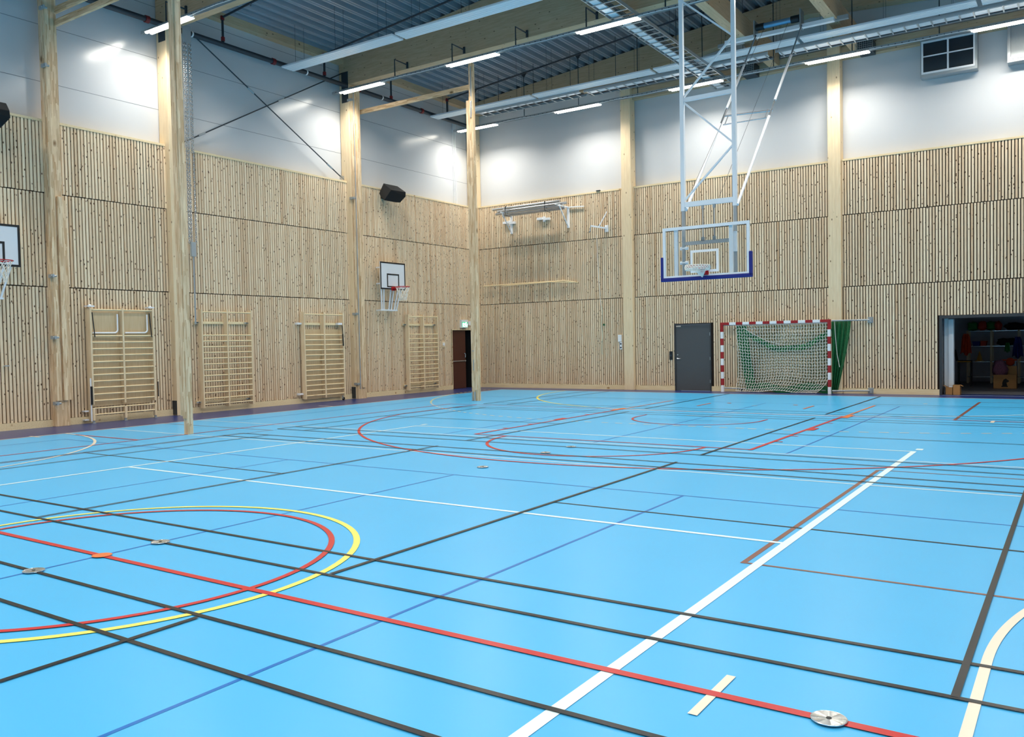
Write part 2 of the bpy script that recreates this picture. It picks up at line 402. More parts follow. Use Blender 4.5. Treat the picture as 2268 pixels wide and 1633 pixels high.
# ------------------------------------------------------------------ roof deck
def deck_z(x): return 10.19+.093*min(x, 2*X0-x)
cb = MB(); prof = []
x = -.45; p = .333
while x < 24.2:
    for dx, up_ in ((0, 0), (.045, 0), (.06, .025), (.08, .025), (.095, 0), (.135, 0), (.17, .12), (.21, .12), (.222, .1), (.238, .1), (.25, .12), (.295, .12)):
        xx = x+dx; prof.append((xx, deck_z(xx)+up_))
    x += p
n = len(prof)
cb.add([(a, -43, z) for a, z in prof]+[(a, .45, z) for a, z in prof], [(i, i+1, n+i+1, n+i) for i in range(n-1)])
cb.add([(-.45, -43, 10.5), (X0, -43, 11.7), (X0, .45, 11.7), (-.45, .45, 10.5)], [(0, 1, 2, 3)])
cb.add([(24.2, -43, 10.5), (X0, -43, 11.7), (X0, .45, 11.7), (24.2, .45, 10.5)], [(0, 1, 2, 3)])
structure(cb.build('ceiling', M_deck))

# ------------------------------------------------------------------ timber frame
def column(x0, x1, y0, y1, z1, label, plates):
    t = thing('timber_column', ((x0+x1)/2, (y0+y1)/2, 0), label, 'column', 'glulam columns along the walls')
    one('shaft', lambda b: b.box(x0, x1, y0, y1, .0 if not plates else .0, z1), M_glulam, t, bevel=.008)
    for q in plates: one('steel_plate', lambda b: b.box(*q), M_dgrey, t)
    return t
column(-.2, .18, -12.47, -12.12, 9.37, 'glulam column on the left slatted wall, behind the tall post standing left in the court', [(-.1, .16, -12.482, -12.47, 8.95, 9.35), (-.05, .165, -12.482, -12.47, .02, .36)])
column(-.2, .18, -6.42, -6.03, 9.37, 'glulam column on the left slatted wall right of the plywood backed wall bars', [(-.1, .16, -6.432, -6.42, 8.85, 9.75), (-.05, .165, -6.432, -6.42, .02, .36)])
column(-.2, .15, -.14, .2, 9.8, 'glulam column in the far corner of the hall, mostly above the slats', [])
column(5.98, 6.32, -.15, .2, 9.82, 'glulam column on the right wall left of the grey door', [])
column(12.36, 12.7, -.15, .2, 10.6, 'glulam column on the right wall directly behind the goal post', [])
def beam(label, name, m, fn, loc, grp='glulam roof beams'):
    o = one(name, fn, m, bevel=0); tag(o, label, 'beam', grp); return o
def cross_beam(y0, y1, label):
    def f(b):
        z0 = 9.37
        pts = [(-.2, z0), (23.9, z0), (23.9, deck_z(23.9)-.005), (X0, deck_z(X0)-.005), (-.2, deck_z(-.2)-.005)]
        b.prism(pts, 'y', y0, y1)
    return beam(label, 'roof_beam', M_glulam_x, f, None)
cross_beam(-6.42, -6.03, 'deep tapered glulam beam crossing the ceiling from the column right of the plywood backed wall bars')
cross_beam(-12.47, -12.08, 'deep glulam beam at the top left edge, passing behind the tall free post')
def gable(b):
    b.prism([(-.2, 9.8), (6.2, 9.84), (6.35, 9.95), (X0, 10.66), (23.9, 9.8), (23.9, deck_z(23.9)-.005), (X0, deck_z(X0)-.005), (-.2, deck_z(-.2)-.005)], 'y', -.15, .2)
beam('sloping glulam edge beam under the roof deck along the far right wall', 'roof_beam', M_glulam_x, gable, None)
beam('low horizontal timber header along the top of the white panels, right of the first right-wall column', 'header_beam', M_glulam_x,
     lambda b: b.box(6.32, 23.9, .02, .22, 9.29, 9.62), None, None)
beam('long timber edge beam lying on top of the white left wall under the roof deck', 'eaves_beam', M_glulam_y,
     lambda b: b.box(-.22, .0, -42.9, -.2, 10.0, 10.33), None, None)
for (xa, xb), lb in (((10.74, 11.0), 'shorter timber purlin running to the right wall, left one of two carrying the backboard support'),
                     ((12.98, 13.24), 'shorter timber purlin running to the right wall, right one of two carrying the backboard support')):
    for ya, yb in ((-6.03, .02),):
        beam(lb, 'purlin', M_glulam_y, lambda b: b.box(xa, xb, ya, yb, 9.42, 9.95), None, 'purlins above the hanging backboard')
    beam(lb.replace('shorter timber purlin running to the right wall', 'timber purlin overhead beyond the top edge'), 'purlin', M_glulam_y, lambda b: b.box(xa, xb, -12.08, -6.42, 9.42, 9.95), None, 'purlins above the hanging backboard')

# ------------------------------------------------------------------ lights on their rails
def lamp_row(y, z, xs, rowlab, hang, lamplabs):
    r = thing('light_rail', (0.1, y, z), rowlab, 'light rail', 'light rails under the roof')
    def ch(b):
        for a, c in ((.05, 23.8),):
            b.box(a, c, y-.03, y+.03, z+.055, z+.095); b.box(a, c, y-.035, y-.028, z+.02, z+.095); b.box(a, c, y+.028, y+.035, z+.02, z+.095)
    def ch2(b):
        ch(b); b.cm = 1; q = .2
        while q < 23.6: b.box(q, q+.03, y-.0365, y-.034, z+.05, z+.065); q += .16
    one('channel', ch2, [M_grey, M_black], r)
    one('cable', lambda b: b.tube([(.4+i*.5, y-.05, z+.03+.012*math.sin(i*1.7)) for i in range(46)], .008, 5), M_white, r)
    for hx_, kind in hang:
        def f(b):
            if kind == 'L':
                b.tube([(hx_, y, z+.09), (hx_, y, z+.56), (hx_+.02, y+.5, z+.54)], .018, 6); b.box(hx_-.01, hx_+.04, y+.49, y+.53, z+.44, z+.62)
            else:
                zt = deck_z(hx_)-.0; b.tube([(hx_, y, z+.09), (hx_, y, zt-.12)], .013, 6)
                b.add([(hx_-.13, y, zt), (hx_+.13, y, zt), (hx_, y, zt-.16), (hx_-.13, y+.02, zt), (hx_+.13, y+.02, zt), (hx_, y+.02, zt-.16)], [(0, 1, 2), (5, 4, 3), (0, 3, 4, 1), (1, 4, 5, 2), (2, 5, 3, 0)])
        one('hanger', f, M_dgrey, r)
    for i, x in enumerate(xs):
        lb = lamplabs[i] if i < len(lamplabs) else 'lit twin tube lamp beyond the picture edge, hanging over the court'
        t = thing('tube_lamp', (x, y, z), lb, 'ceiling lamp', 'twin tube lamps on the rails')
        def hous(b):
            b.prism([(y-.1, z+.01), (y-.1, z+.02), (y-.035, z+.055), (y+.035, z+.055), (y+.1, z+.02), (y+.1, z+.01)], 'x', x, x+1.6)
        one('housing', hous, M_white, t)
        ld = bpy.data.lights.new('lamp_light', 'AREA'); ld.shape = 'RECTANGLE'; ld.size = 1.3; ld.size_y = .17; ld.energy = LAMP_POWER; ld.spread = LAMP_SPREAD; ld.color = (1, .955, .875)
        lo = bpy.data.objects.new('lamp_light', ld); C.objects.link(lo); lo.parent = t; lo.location = (.8, 0, -.022)
        for s in (-1, 1):
            def tb(b):
                k = 6; cy = y+s*.05
                pr = [(cy+.044*math.cos(PI*j/k), z+.01-.03*math.sin(PI*j/k)) for j in range(k+1)]
                x_a = x+(.04 if s > 0 else .0); b.prism(pr, 'x', x_a, x_a+1.56)
            one('tube', tb, M_tube, t)
rowA = ['brightest near lamp at top left, crossed by the tall free post']
rowB = ['lamp at the head of the second left-wall column', 'lamp right above the top of the second free post', 'lamp beside the tray of cables, left of the hanging backboard frame']
rowC = ['farthest lamp low in the corner, behind the second free post', 'lamp in front of the white wall left of the first right-wall column', 'lamp crossed by the left rod of the hanging backboard frame', 'lamp across the top of the right-wall column behind the goal', 'lamp at the right picture edge above the roof window']
xsl = lambda a: [a+3.93*i for i in range(6)]
lamp_row(-13.0, 8.93, xsl(.3), 'metal light rail with holes at top left, nearest the camera', [(1.0, 'L'), (3., 'L'), (5, 'L'), (7., 'L'), (9, 'L')], rowA)
lamp_row(-6.95, 8.93, xsl(.42), 'metal light rail on bracket arms along the deep roof beam', [(2.48+2.01*i, 'L') for i in range(9)], rowB)
lamp_row(-1.2, 8.96, xsl(.28), 'metal light rail along the right wall hung on long rods', [(.95+2.05*i, 'R') for i in range(11)], rowC)
for q, yy in enumerate((-19.1, -25.2, -31.2, -37.2)):
    lamp_row(yy, 8.93, xsl(.35), 'light rail overhead %s the camera' % ('just in front of', 'just behind', 'farther behind', 'farthest behind')[q], [(1+4*i, 'L') for i in range(5)], [])

# ------------------------------------------------------------------ radiant ceiling panels
def radiant(x, y, z, L, label):
    t = thing('ceiling_panel', (x, y, z), label, 'ceiling panel', 'long white ceiling panels')
    def f(b):
        b.box(x, x+L, y, y+.43, z, z+.04)
        for k in range(5): b.box(x, x+L, y+.02+k*.088, y+.05+k*.088, z-.006, z+.0)
    one('panel', f, M_wsteel, t)
    for k in (.5, L/2, L-.5): one('hanger_rod', lambda b: (b.tube([(x+k, y+.06, z+.03), (x+k, y+.06, deck_z(x+k))], .004, 4), b.tube([(x+k, y+.37, z+.03), (x+k, y+.37, deck_z(x+k))], .004, 4)), M_dgrey, t)
pos = ('leftmost', 'second', 'third', 'fourth', 'fifth')
for k in range(5):
    radiant(.2+4.1*k, -8.98, 9.2, 4.0, '%s panel of the long white row in front of the deep roof beam' % pos[k])
for k in range(5):
    radiant(.12+4.05*k, -2.56, 9.22, 3.95, '%s panel from the left in the long white row nearest the right wall' % pos[k])
for k in range(4): radiant(.3+4.1*k, -15.2, 9.2, 4.0, '%s panel of the white row above the tall free post at top left' % pos[k])

# ------------------------------------------------------------------ cable trays
def tray(label, a, L, width, axis, z, cover):
    t = thing('cable_tray', a, label, 'cable tray'); x0, y0 = a[0], a[1]
    def B(b, s0, s1, c0, c1, z0, z1):
        if axis == 'x': b.box(x0+s0, x0+s1, y0+c0, y0+c1, z0, z1)
        else: b.box(x0+c0, x0+c1, y0+s0, y0+s1, z0, z1)
    one('side_rail', lambda b: B(b, 0, L, 0, .018, z, z+.08), M_grey, t); one('side_rail', lambda b: B(b, 0, L, width-.018, width, z, z+.08), M_grey, t)
    q = .1
    while q < L:
        one('rung', lambda b: B(b, q, q+.03, .018, width-.018, z, z+.02), M_grey, t); q += .3
    one('cable_cover', lambda b: B(b, .05, L-.05, cover[0], cover[1], z+.022, z+.05), M_wsteel, t)
    def cb_(b):
        for j in range(4):
            o = cover[1]+.04+j*.035
            if axis == 'x': b.tube([(x0+q*L/30, y0+min(width-.03, o)+.01*math.sin(q*2.1+j), z+.035) for q in range(31)], .01, 5)
            else: b.tube([(x0+min(width-.03, o)+.01*math.sin(q*2.1+j), y0+q*L/30, z+.035) for q in range(31)], .01, 5)
    one('cable_bundle', cb_, M_dgrey, t)
    for q in (.15, .5, .85):
        if axis == 'x': one('hanger_rod', lambda b: b.tube([(x0+q*L, y0+width+.01, z), (x0+q*L, y0+width+.01, deck_z(x0+q*L))], .008, 5), M_dgrey, t)
        else: one('hanger_rod', lambda b: b.tube([(x0-.012, y0+q*L, z), (x0-.012, y0+q*L, deck_z(x0))], .008, 5), M_dgrey, t)
    return t
tray('steel cable tray running towards the right wall, crossing over the light rails', (9.15, -20, 9.06), 19.9, .62, 'y', 9.06, (.06, .26))
tray('steel cable tray under the far white ceiling panels, left part up to its bracket', (1.7, -2.15, 9.2), 3.9, .5, 'x', 9.145, (.1, .2))
tray('steel cable tray under the far white ceiling panels, middle part with pale squares', (5.7, -2.05, 9.2), 5.6, .5, 'x', 9.145, (.12, .3))
tray('steel cable tray under the far white ceiling panels, right part up to the roof window', (11.5, -2.05, 9.2), 9, .5, 'x', 9.145, (.12, .38))
for (xa, za), lb in (((10.02, 9.2), 'small wire guarded box high on the right wall, behind the hanging backboard frame'), ((13.2, 9.2), 'small wire guarded box high on the right wall left of the roof window')):
    t = thing('wire_guard_box', (xa, -.6, za), lb, 'guard box', 'wire guarded boxes')
    def g(b):
        for k in range(9): b.box(xa+k*.053, xa+k*.053+.008, -.608, -.6, za, za+.36)
        for k in range(8): b.box(xa, xa+.43, -.609, -.601, za+k*.05, za+k*.05+.008)
    one('wire_guard', g, M_grey, t); one('case', lambda b: b.box(xa+.03, xa+.4, -.56, .02, za+.02, za+.34), M_dgrey, t)

# ------------------------------------------------------------------ sprinkler pipes
mp_ = thing('sprinkler_main', (.3, -10, 9.3), 'thick dark sprinkler pipe running along the top of the left wall', 'pipe')
one('pipe', lambda b: b.tube([(.1, -30, 9.33), (.1, -.3, 9.33)], .065, 14), M_pipe, mp_, smooth=True)
for y in (-9.17, -5.95, -2.98, -12.9): one('coupling', lambda b: b.tube([(.1, y-.05, 9.33), (.1, y+.05, 9.33)], .085, 14), M_red, mp_)
for y in (-11.7, -8.0, -4.9): one('pipe_clip', lambda b: b.tube([(.1, y-.02, 9.33), (.1, y+.02, 9.33)], .072, 14), M_white, mp_)
for y, lb in ((-10.78, 'thin sprinkler branch pipe rising from the main pipe above the crossed tension rods'), (-7.3, 'thin sprinkler branch pipe crossing the steel roof left of the deep beam'), (-1.6, 'thin sprinkler branch pipe crossing the steel roof nearest the right wall')):
    s_ = thing('sprinkler_branch', (.1, y, 9.4), lb, 'pipe', 'sprinkler branch pipes')
    one('riser', lambda b: b.tube([(.1, y, 9.36), (.1, y, 10.02)], .032, 10), M_pipe, s_)
    one('branch', lambda b: b.tube([(.1, y, 10.02), (X0, y, 10.02+.093*X0)], .027, 10), M_pipe, s_)
    for q in ((.1, 9.42), (.1, 9.95)): one('coupling', lambda b: b.tube([(q[0], y, q[1]), (q[0], y, q[1]+.1)], .05, 10), M_red, s_)
    for q in (1.2, 3.4, 5.6, 7.8, 10.): one('sprinkler_head', lambda b: b.tube([(q, y, 10.0+.093*q), (q, y, 9.93+.093*q)], .02, 8), M_alu, s_)
t = thing('sprinkler_riser', (.1, -4.46, 9.4), 'short dark pipe rising from the sprinkler main right of the second wall column', 'pipe')
one('riser', lambda b: b.tube([(.1, -4.46, 9.33), (.1, -4.46, 10.1)], .03, 10), M_pipe, t); one('coupling', lambda b: b.tube([(.1, -4.46, 9.38), (.1, -4.46, 9.48)], .05, 10), M_red, t)

# crossed tension rods
def rod(a, b_, label, tb):
    t = thing('tension_rod', a, label, 'tension rod', 'crossed tension rods'); A = Vector(a); B_ = Vector(b_)
    one('rod', lambda b: b.tube([A, B_], .017, 8), M_dgrey, t)
    for q in tb: one('turnbuckle', lambda b: b.tube([A.lerp(B_, q), A.lerp(B_, q+.035)], .03, 8), M_grey, t)
    one('end_bracket', lambda b: b.cbox(A.lerp(B_, .985), (.03, .16, .12)), M_alu, t)
rod((-.03, -12.05, 9.65), (-.03, -6.5, 6.56), 'dark tension rod falling from upper left to lower right across the white wall', (.38, .88))
rod((-.08, -6.45, 9.72), (-.08, -12.05, 6.6), 'dark tension rod rising from the tall free post to the deep roof beam', (.4, .86))

# chain hoist beside the first column
t = thing('chain_hoist', (.25, -12.05, 9.2), 'pair of long steel chains hanging beside the tall free post', 'chain hoist')
def chain(y, x, z0, z1):
    def f(b):
        z = z0; k = 0
        while z < z1:
            o = []
            for j in range(10):
                a = 2*PI*j/10; u = .022*math.cos(a); w_ = .034*math.sin(a)
                o.append((x+(u if k % 2 else 0), y+(0 if k % 2 else u), z+w_))
            b.tube(o, .009, 4, closed=True); z += .052; k += 1
    return f
one('chain', chain(-12.02, .3, 4.2, 9.0), M_alu, t); one('chain', chain(-11.93, .3, 6.4, 9.0), M_alu, t); one('chain', chain(-11.88, .28, 4.2, 9.0), M_alu, t); one('chain', chain(-12.07, .28, 4.2, 9.0), M_alu, t)
one('chain_guide', lambda b: b.box(.29, .31, -12.1, -11.87, 9.0, 9.42), M_grey, t)
one('hook', lambda b: (b.box(.27, .33, -12.05, -11.92, 3.85, 4.2), b.tube([(.3, -11.98, 3.85), (.3, -11.98, 2.2)], .02, 6)), M_grey, t)

# ------------------------------------------------------------------ swing-out post frames
def post_frame(px, py, wy, label, tall, second):
    t = thing('swing_out_frame', (px, py, 0), label, 'climbing frame', 'wooden swing-out post frames')
    one('outer_post', lambda b: b.box(px-.06, px+.06, py-.06, py+.06, 0.0, 11.2 if tall else 9.3), M_finger, t, bevel=.006)
    o2 = one('sleeve_board', lambda b: b.box(px-.17, px-.062, py-.05, py+.04, .34 if tall else .01, 10.9 if tall else 8.3), M_finger, t, bevel=.006)
    one('strip_board', lambda b: b.box(px-.05, px+.03, py-.085, py-.062, .3, 10.5 if tall else 8.38), M_finger, t)
    one('foot', lambda b: b.box(px-.05, px+.05, py-.05, py+.05, -.0, .03), M_dgrey, t)
    if not tall:
        for s in (-.12, -.03): one('floor_pin', lambda b: b.tube([(px+s, py-.1, .0), (px+s, py-.1, .26)], .02, 8), M_grey, t)
        one('fitting', lambda b: (b.box(px-.09, px+.0, py-.075, py-.06, .85, 1.15), b.box(px-.11, px+.01, py-.08, py-.06, 1.38, 1.41)), M_grey, t)
        one('pull_rod', lambda b: b.tube([(px+.03, py-.1, 7.8), (px+.03, py-.1, 8.25)], .02, 8), M_alu, t)
        one('slide_rail', lambda b: b.box(px+.0, px+.04, py-.075, py-.062, 7.9, 9.2), M_grey, t)
    # wall post
    y0, y1 = wy
    one('wall_post', lambda b: b.box(.185 if not tall else .0, .27 if not tall else .14, y0, y1, .0 if tall else .0, 9.3), M_finger, t, bevel=.006)
    def strips(b):
        if tall:
            b.box(.14, .2, y0+.02, y0+.12, .55, 9.2); b.box(.0, .1, y1, y1+.1, .55, 4.85); b.box(.14, .2, y0+.17, y0+.27, .55, 4.9)
        else:
            b.box(.27, .31, y0+.14, y0+.26, .33, 9.25)
    one('wall_post_strip', strips, M_finger, t, bevel=.004)
    def rail(b):
        yy = y0+.05; b.tube([(.3, yy, .3), (.3, yy, 9.2)], .014, 6)
    if not tall: one('guide_rod', rail, M_grey, t)
    for z in ((.5, 1.9, 3.2, 7.6, 8.8) if tall else (.45, 2.55, 6.0, 8.9)):
        one('clamp', lambda b: (b.box(.12, .3, y0-.04, y0+.0, z-.035, z+.035), b.tube([(.26, y0-.06, z), (.26, y0+.06, z)], .022, 8)), M_grey, t)
    # top timbers joining wall post and outer post
    for zz in ((8.59, 8.86) if tall else (8.67,)):
        one('top_timber', lambda b: b.box(.1, px-.06, py-.035, py+.035, zz-.065, zz+.065), M_finger_x, t, bevel=.006)
    return t
post_frame(4.3, -15.05, (-15.36, -15.05), 'wooden swing-out frame whose tall free post stands on the court at left', True, False)
post_frame(4.31, -5.87, (-6.4, -6.06), 'wooden swing-out frame with its free post standing near the far corner', False, True)

# ------------------------------------------------------------------ wall bars
ZR = [2.51]+[1.93-.1435*k for k in range(13)]
def wall_bars(y0, label, style):
    t = thing('wall_bars', (.1, y0+.75, 0), label, 'wall bars', 'wooden wall bars on the left wall'); W = 1.5
    zb = .35 if style == 'fold' else .12; zt = 2.55 if style == 'fold' else 2.58
    dx = .2
    ys = (y0, y0+W/2, y0+W)
    for y in ys: one('upright', lambda b: b.box(.05, dx, y-.02, y+.02, zb+(.06 if style == 'fold' else 0), zt), M_pine, t, bevel=.004)
    zs = ZR[:1]+(ZR[1:12] if style == 'fold' else ZR[1:])
    for z in zs:
        for k in (0, 1): one('rung', lambda b: b.tube([(dx-.025, ys[k]+.02, z), (dx-.025, ys[k+1]-.02, z)], .018, 10), M_rung, t, smooth=True)
    if style == 'plain':
        for z in (2.25, .27):
            one('wall_batten', lambda b: b.box(.002, .05, y0-.12, y0+W+.1, z-.035, z+.035), M_rung, t, bevel=.003)
        for z in (2.25, .27):
            for y in (y0-.07, y0+W-.07): one('screw_clamp', lambda b: (b.tube([(.05, y, z), (.1, y, z)], .022, 8), b.box(.09, .1, y-.09, y+.06, z-.012, z+.012)), M_grey, t)
    if style == 'panel':
        one('backing_panel', lambda b: b.box(.05, .065, y0+.02, y0+W-.02, .1, 2.09), M_ply, t)
        one('wall_batten', lambda b: b.box(.002, .05, y0-.05, y0+W+.02, 2.21, 2.28), M_rung, t)
        for z in (2.25, .27): one('hinge_arm', lambda b: (b.box(.0, .12, y0-.17, y0-.145, z-.03, z+.03), b.box(.06, .1, y0-.18, y0+.01, z-.025, z+.025)), M_white, t)
        one('hinge_arm', lambda b: b.box(.08, .19, y0+W-.2, y0+W-.04, 2.22, 2.28), M_white, t)
        one('gas_strut', lambda b: (b.tube([(.21, y0+W-.06, 2.2), (.22, y0+W-.04, 1.75)], .012, 8), b.tube([(.215, y0+W-.05, 1.95), (.22, y0+W-.04, 1.6)], .02, 8)), M_black, t)
        one('castor', lambda b: b.tube([(.16, y0+W-.05, .05), (.16, y0+W-.02, .05)], .05, 16), M_black, t, smooth=True)
        one('castor_fork', lambda b: b.box(.14, .18, y0+W-.075, y0+W-.055, .04, .14), M_grey, t)
    if style == 'fold':
        one('backing_panel', lambda b: b.box(.05, .065, y0+.02, y0+W-.02, .36, 2.53), M_ply, t)
        one('side_board', lambda b: b.box(.0, .055, y0-.02, y0+.05, .05, 2.56), M_pine, t)
        for k in (0, 1): one('folding_shelf', lambda b: b.box(.08, .1, ys[k]+.05, ys[k+1]-.08, 1.97, 2.45), M_ply, t)
        for ya, yb in ((ys[0]+.05, ys[1]-.12), (ys[1]+.06, ys[2]-.14)):
            one('tubular_handle', lambda b: b.tube([(.15, ya, 2.0), (.17, yb-.06, 2.0), (.17, yb-.02, 2.02), (.17, yb, 2.06), (.17, yb, 2.42)], .017, 8), M_white, t, smooth=True)
        for y in (y0+.03, ys[2]-.1): one('gas_strut', lambda b: b.tube([(.2, y, 2.45), (.215, y+.04, 1.9)], .011, 8), M_black, t)
        one('damper', lambda b: b.tube([(.22, y0-.05, .42), (.22, y0-.05, .82)], .025, 10), M_black, t)
        one('damper', lambda b: b.tube([(.22, y0+W+.06, .5), (.22, y0+W+.06, .85)], .012, 10), M_black, t)
        one('hinge_post', lambda b: (b.box(.19, .21, y0-.07, y0-.045, .05, 1.0), b.box(.0, .12, y0-.16, y0-.07, .26, .29), b.box(.0, .12, y0-.16, y0-.07, .07, .1)), M_wsteel, t)
        for y in (y0+.0, y0+W-.05): one('top_bracket', lambda b: (b.box(.05, .2, y-.06, y+.09, 2.57, 2.6), b.tube([(.12, y, 2.6), (.12, y+.05, 2.6)], .03, 10)), M_white, t)
        for y in ys: one('lower_upright', lambda b: b.box(.12, dx+.01, y-.025, y+.025, .06, .34), M_pine, t, bevel=.004)
        for z in (.33, .19):
            for k in (0, 1): one('rung', lambda b: b.tube([(dx-.02, ys[k]+.02, z), (dx-.02, ys[k+1]-.02, z)], .018, 10), M_rung, t, smooth=True)
        for y in ys: one('foot_castor', lambda b: (b.box(.15, .19, y-.02, y+.02, .01, .08), b.box(.13, .21, y-.035, y+.035, .0, .015)), M_grey, t)
    return t
wall_bars(-14.55, 'foldable wooden wall bars with plywood back and two white tube handles on top', 'fold')
wall_bars(-11.72, 'open wooden wall bars just right of the tall free post', 'plain')
wall_bars(-8.4, 'wooden wall bars with plywood back and white side hinges, left of the second wall column', 'panel')
wall_bars(-3.98, 'open wooden wall bars nearest the brown exit door', 'plain')

# ------------------------------------------------------------------ basketball: nets and wall hoops
def hoop_net(b, c, r0, r1, h, n=12, rr=.006):
    k = 5
    for s in (-1, 1):
        for i in range(n):
            pts = []
            for j in range(k+1):
                q = j/k; a = 2*PI*(i+s*q*2.2)/n; r = r0+(r1-r0)*q**.6
                pts.append((c[0]+r*math.cos(a), c[1]+r*math.sin(a), c[2]-h*q))
            b.tube(pts, rr, 4, cap=False)
def ring(b, c, r, rr, n=28): b.tube([(c[0]+r*math.cos(2*PI*i/n), c[1]+r*math.sin(2*PI*i/n), c[2]) for i in range(n)], rr, 8, closed=True)
def wall_hoop(yc, label):
    t = thing('wall_hoop', (.3, yc, 2.7), label, 'basketball hoop', 'small basketball boards on the left wall'); xb = .35; z0, z1 = 3.33, 4.18; hw = .58
    one('backboard', lambda b: b.box(xb-.02, xb, yc-hw, yc+hw, z0, z1), M_plwhite, t)
    def bord(b):
        for y0, y1, a, c in ((-hw, hw, z1-.045, z1), (-hw, hw, z0, z0+.045), (-hw, -hw+.045, z0+.045, z1-.045), (hw-.045, hw, z0+.045, z1-.045)): b.box(xb-.001, xb+.004, yc+y0, yc+y1, a, c)
        for y0, y1, a, c in ((-.28, .28, 3.78, 3.825), (-.28, .28, 3.4, 3.44), (-.28, -.235, 3.44, 3.78), (.235, .28, 3.44, 3.78)): b.box(xb-.001, xb+.004, yc+y0, yc+y1, a, c)
    one('black_border', bord, M_black, t)
    for y in (-.5, -.38, -.05, .08, .28, .42):
        one('strut', lambda b: b.bar((.3, yc+y, 3.4), (.26, yc-.09+y*.72, 2.7), .035), M_wsteel, t)
    one('lower_bar', lambda b: b.bar((.26, yc-.5, 2.69), (.26, yc+.26, 2.69), .04), M_wsteel, t)
    one('upper_bar', lambda b: b.bar((.3, yc-.5, 3.42), (.3, yc+.45, 3.42), .04), M_wsteel, t)
    for y, z in ((-.4, 3.5), (.3, 3.5), (-.4, 4.0), (.3, 4.0)): one('wall_arm', lambda b: b.box(0, .33, yc+y, yc+y+.04, z, z+.04), M_wsteel, t)
    for y in (-.42, .2): one('wall_arm', lambda b: b.box(0, .26, yc+y, yc+y+.04, 2.67, 2.71), M_wsteel, t)
    one('gas_strut', lambda b: b.tube([(.28, yc, 3.4), (.26, yc-.08, 2.72)], .012, 6), M_black, t)
    rc = (xb+.39, yc, 3.4)
    def rm(b): ring(b, rc, .225, .011); b.box(xb, xb+.02, yc-.09, yc+.09, 3.3, 3.42); b.cbox((xb+.09, yc, 3.375), (.18, .12, .03)); b.cbox((xb+.08, yc, 3.345), (.14, .02, .06))
    one('rim', rm, M_rim, t, smooth=False)
    one('net', lambda b: hoop_net(b, rc, .225, .11, .42), M_rope, t)
wall_hoop(-4.85, 'small black edged white backboard above the wall bars near the exit')
wall_hoop(-16.64, 'small black edged white backboard cut by the left picture edge')

# hanging glass backboard ---------------------------------------------------
yb = -8.33; yp = -8.1; xl, xr = 11.36, 12.46
t = thing('hanging_hoop', (11.91, yp, 9.4), 'large glass backboard with blue padding hung from the roof on a white steel frame', 'basketball hoop')
M_glass = bpy.data.materials.new('acrylic'); M_glass.use_nodes = True
_n = M_glass.node_tree; _o = _n.nodes['Material Output']; _t = _n.nodes.new('ShaderNodeBsdfTransparent'); _g = _n.nodes.new('ShaderNodeBsdfGlossy'); _mx = _n.nodes.new('ShaderNodeMixShader')
_g.inputs['Roughness'].default_value = .05; _mx.inputs[0].default_value = .05; _t.inputs[0].default_value = (.97, .98, .98, 1)
_nz = _n.nodes.new('ShaderNodeTexNoise'); _mr = _n.nodes.new('ShaderNodeMapRange'); _mr.inputs[3].default_value = .04; _mr.inputs[4].default_value = .06; _n.links.new(_nz.outputs[0], _mr.inputs[0]); _n.links.new(_mr.outputs[0], _mx.inputs[0])
_n.links.new(_t.outputs[0], _mx.inputs[1]); _n.links.new(_g.outputs[0], _mx.inputs[2]); _n.links.new(_mx.outputs[0], _o.inputs[0])
bb = one('backboard', lambda b: b.box(11.01, 12.8, yb, yb+.012, 2.88, 3.9), M_glass, t)
def frame_(b):
    b.box(10.99, 12.82, yb-.01, yb+.03, 3.86, 3.92); b.box(10.99, 12.82, yb-.01, yb+.03, 2.86, 2.92); b.box(10.99, 11.045, yb-.01, yb+.03, 2.92, 3.86); b.box(12.765, 12.82, yb-.01, yb+.03, 2.92, 3.86)
one('board_frame', frame_, M_wsteel, bb)
def tg(b):
    b.box(11.59, 12.19, yb-.004, yb-.0005, 3.37, 3.42); b.box(11.59, 12.19, yb-.004, yb-.0005, 2.96, 3.01); b.box(11.59, 11.64, yb-.004, yb-.0005, 3.01, 3.37); b.box(12.14, 12.19, yb-.004, yb-.0005, 3.01, 3.37)
one('target_square', tg, M_white, bb)
def pad(b): b.box(10.94, 12.87, yb-.03, yb+.06, 2.81, 2.885); b.box(10.94, 11.0, yb-.03, yb+.06, 2.84, 3.32); b.box(12.81, 12.87, yb-.03, yb+.06, 2.84, 3.32)
tag(one('edge_padding', pad, M_navy, t, bevel=.015), 'dark blue edge padding')
one('mast', lambda b: b.box(xl-.04, xl+.04, yp-.04, yp+.04, 4.27, 10.9), M_wsteel, t); one('mast', lambda b: b.box(xr-.04, xr+.04, yp-.04, yp+.04, 4.27, 10.9), M_wsteel, t)
for x in (xl, xr): one('telescopic_tube', lambda b: b.box(x-.03, x+.03, yp-.03, yp+.03, 2.9, 4.27), M_grey, t)
one('crossbar', lambda b: b.box(xl, xr, yp-.03, yp+.03, 4.35, 4.45), M_wsteel, t); one('crossbar', lambda b: b.box(xl, xr, yp-.03, yp+.03, 6.52, 6.6), M_wsteel, t); one('crossbar', lambda b: b.box(xl, xr, yp-.03, yp+.03, 8.6, 8.66), M_wsteel, t)
one('crossbar', lambda b: b.box(xl, xr, yp-.02, yp+.03, 3.56, 3.63), M_grey, t)
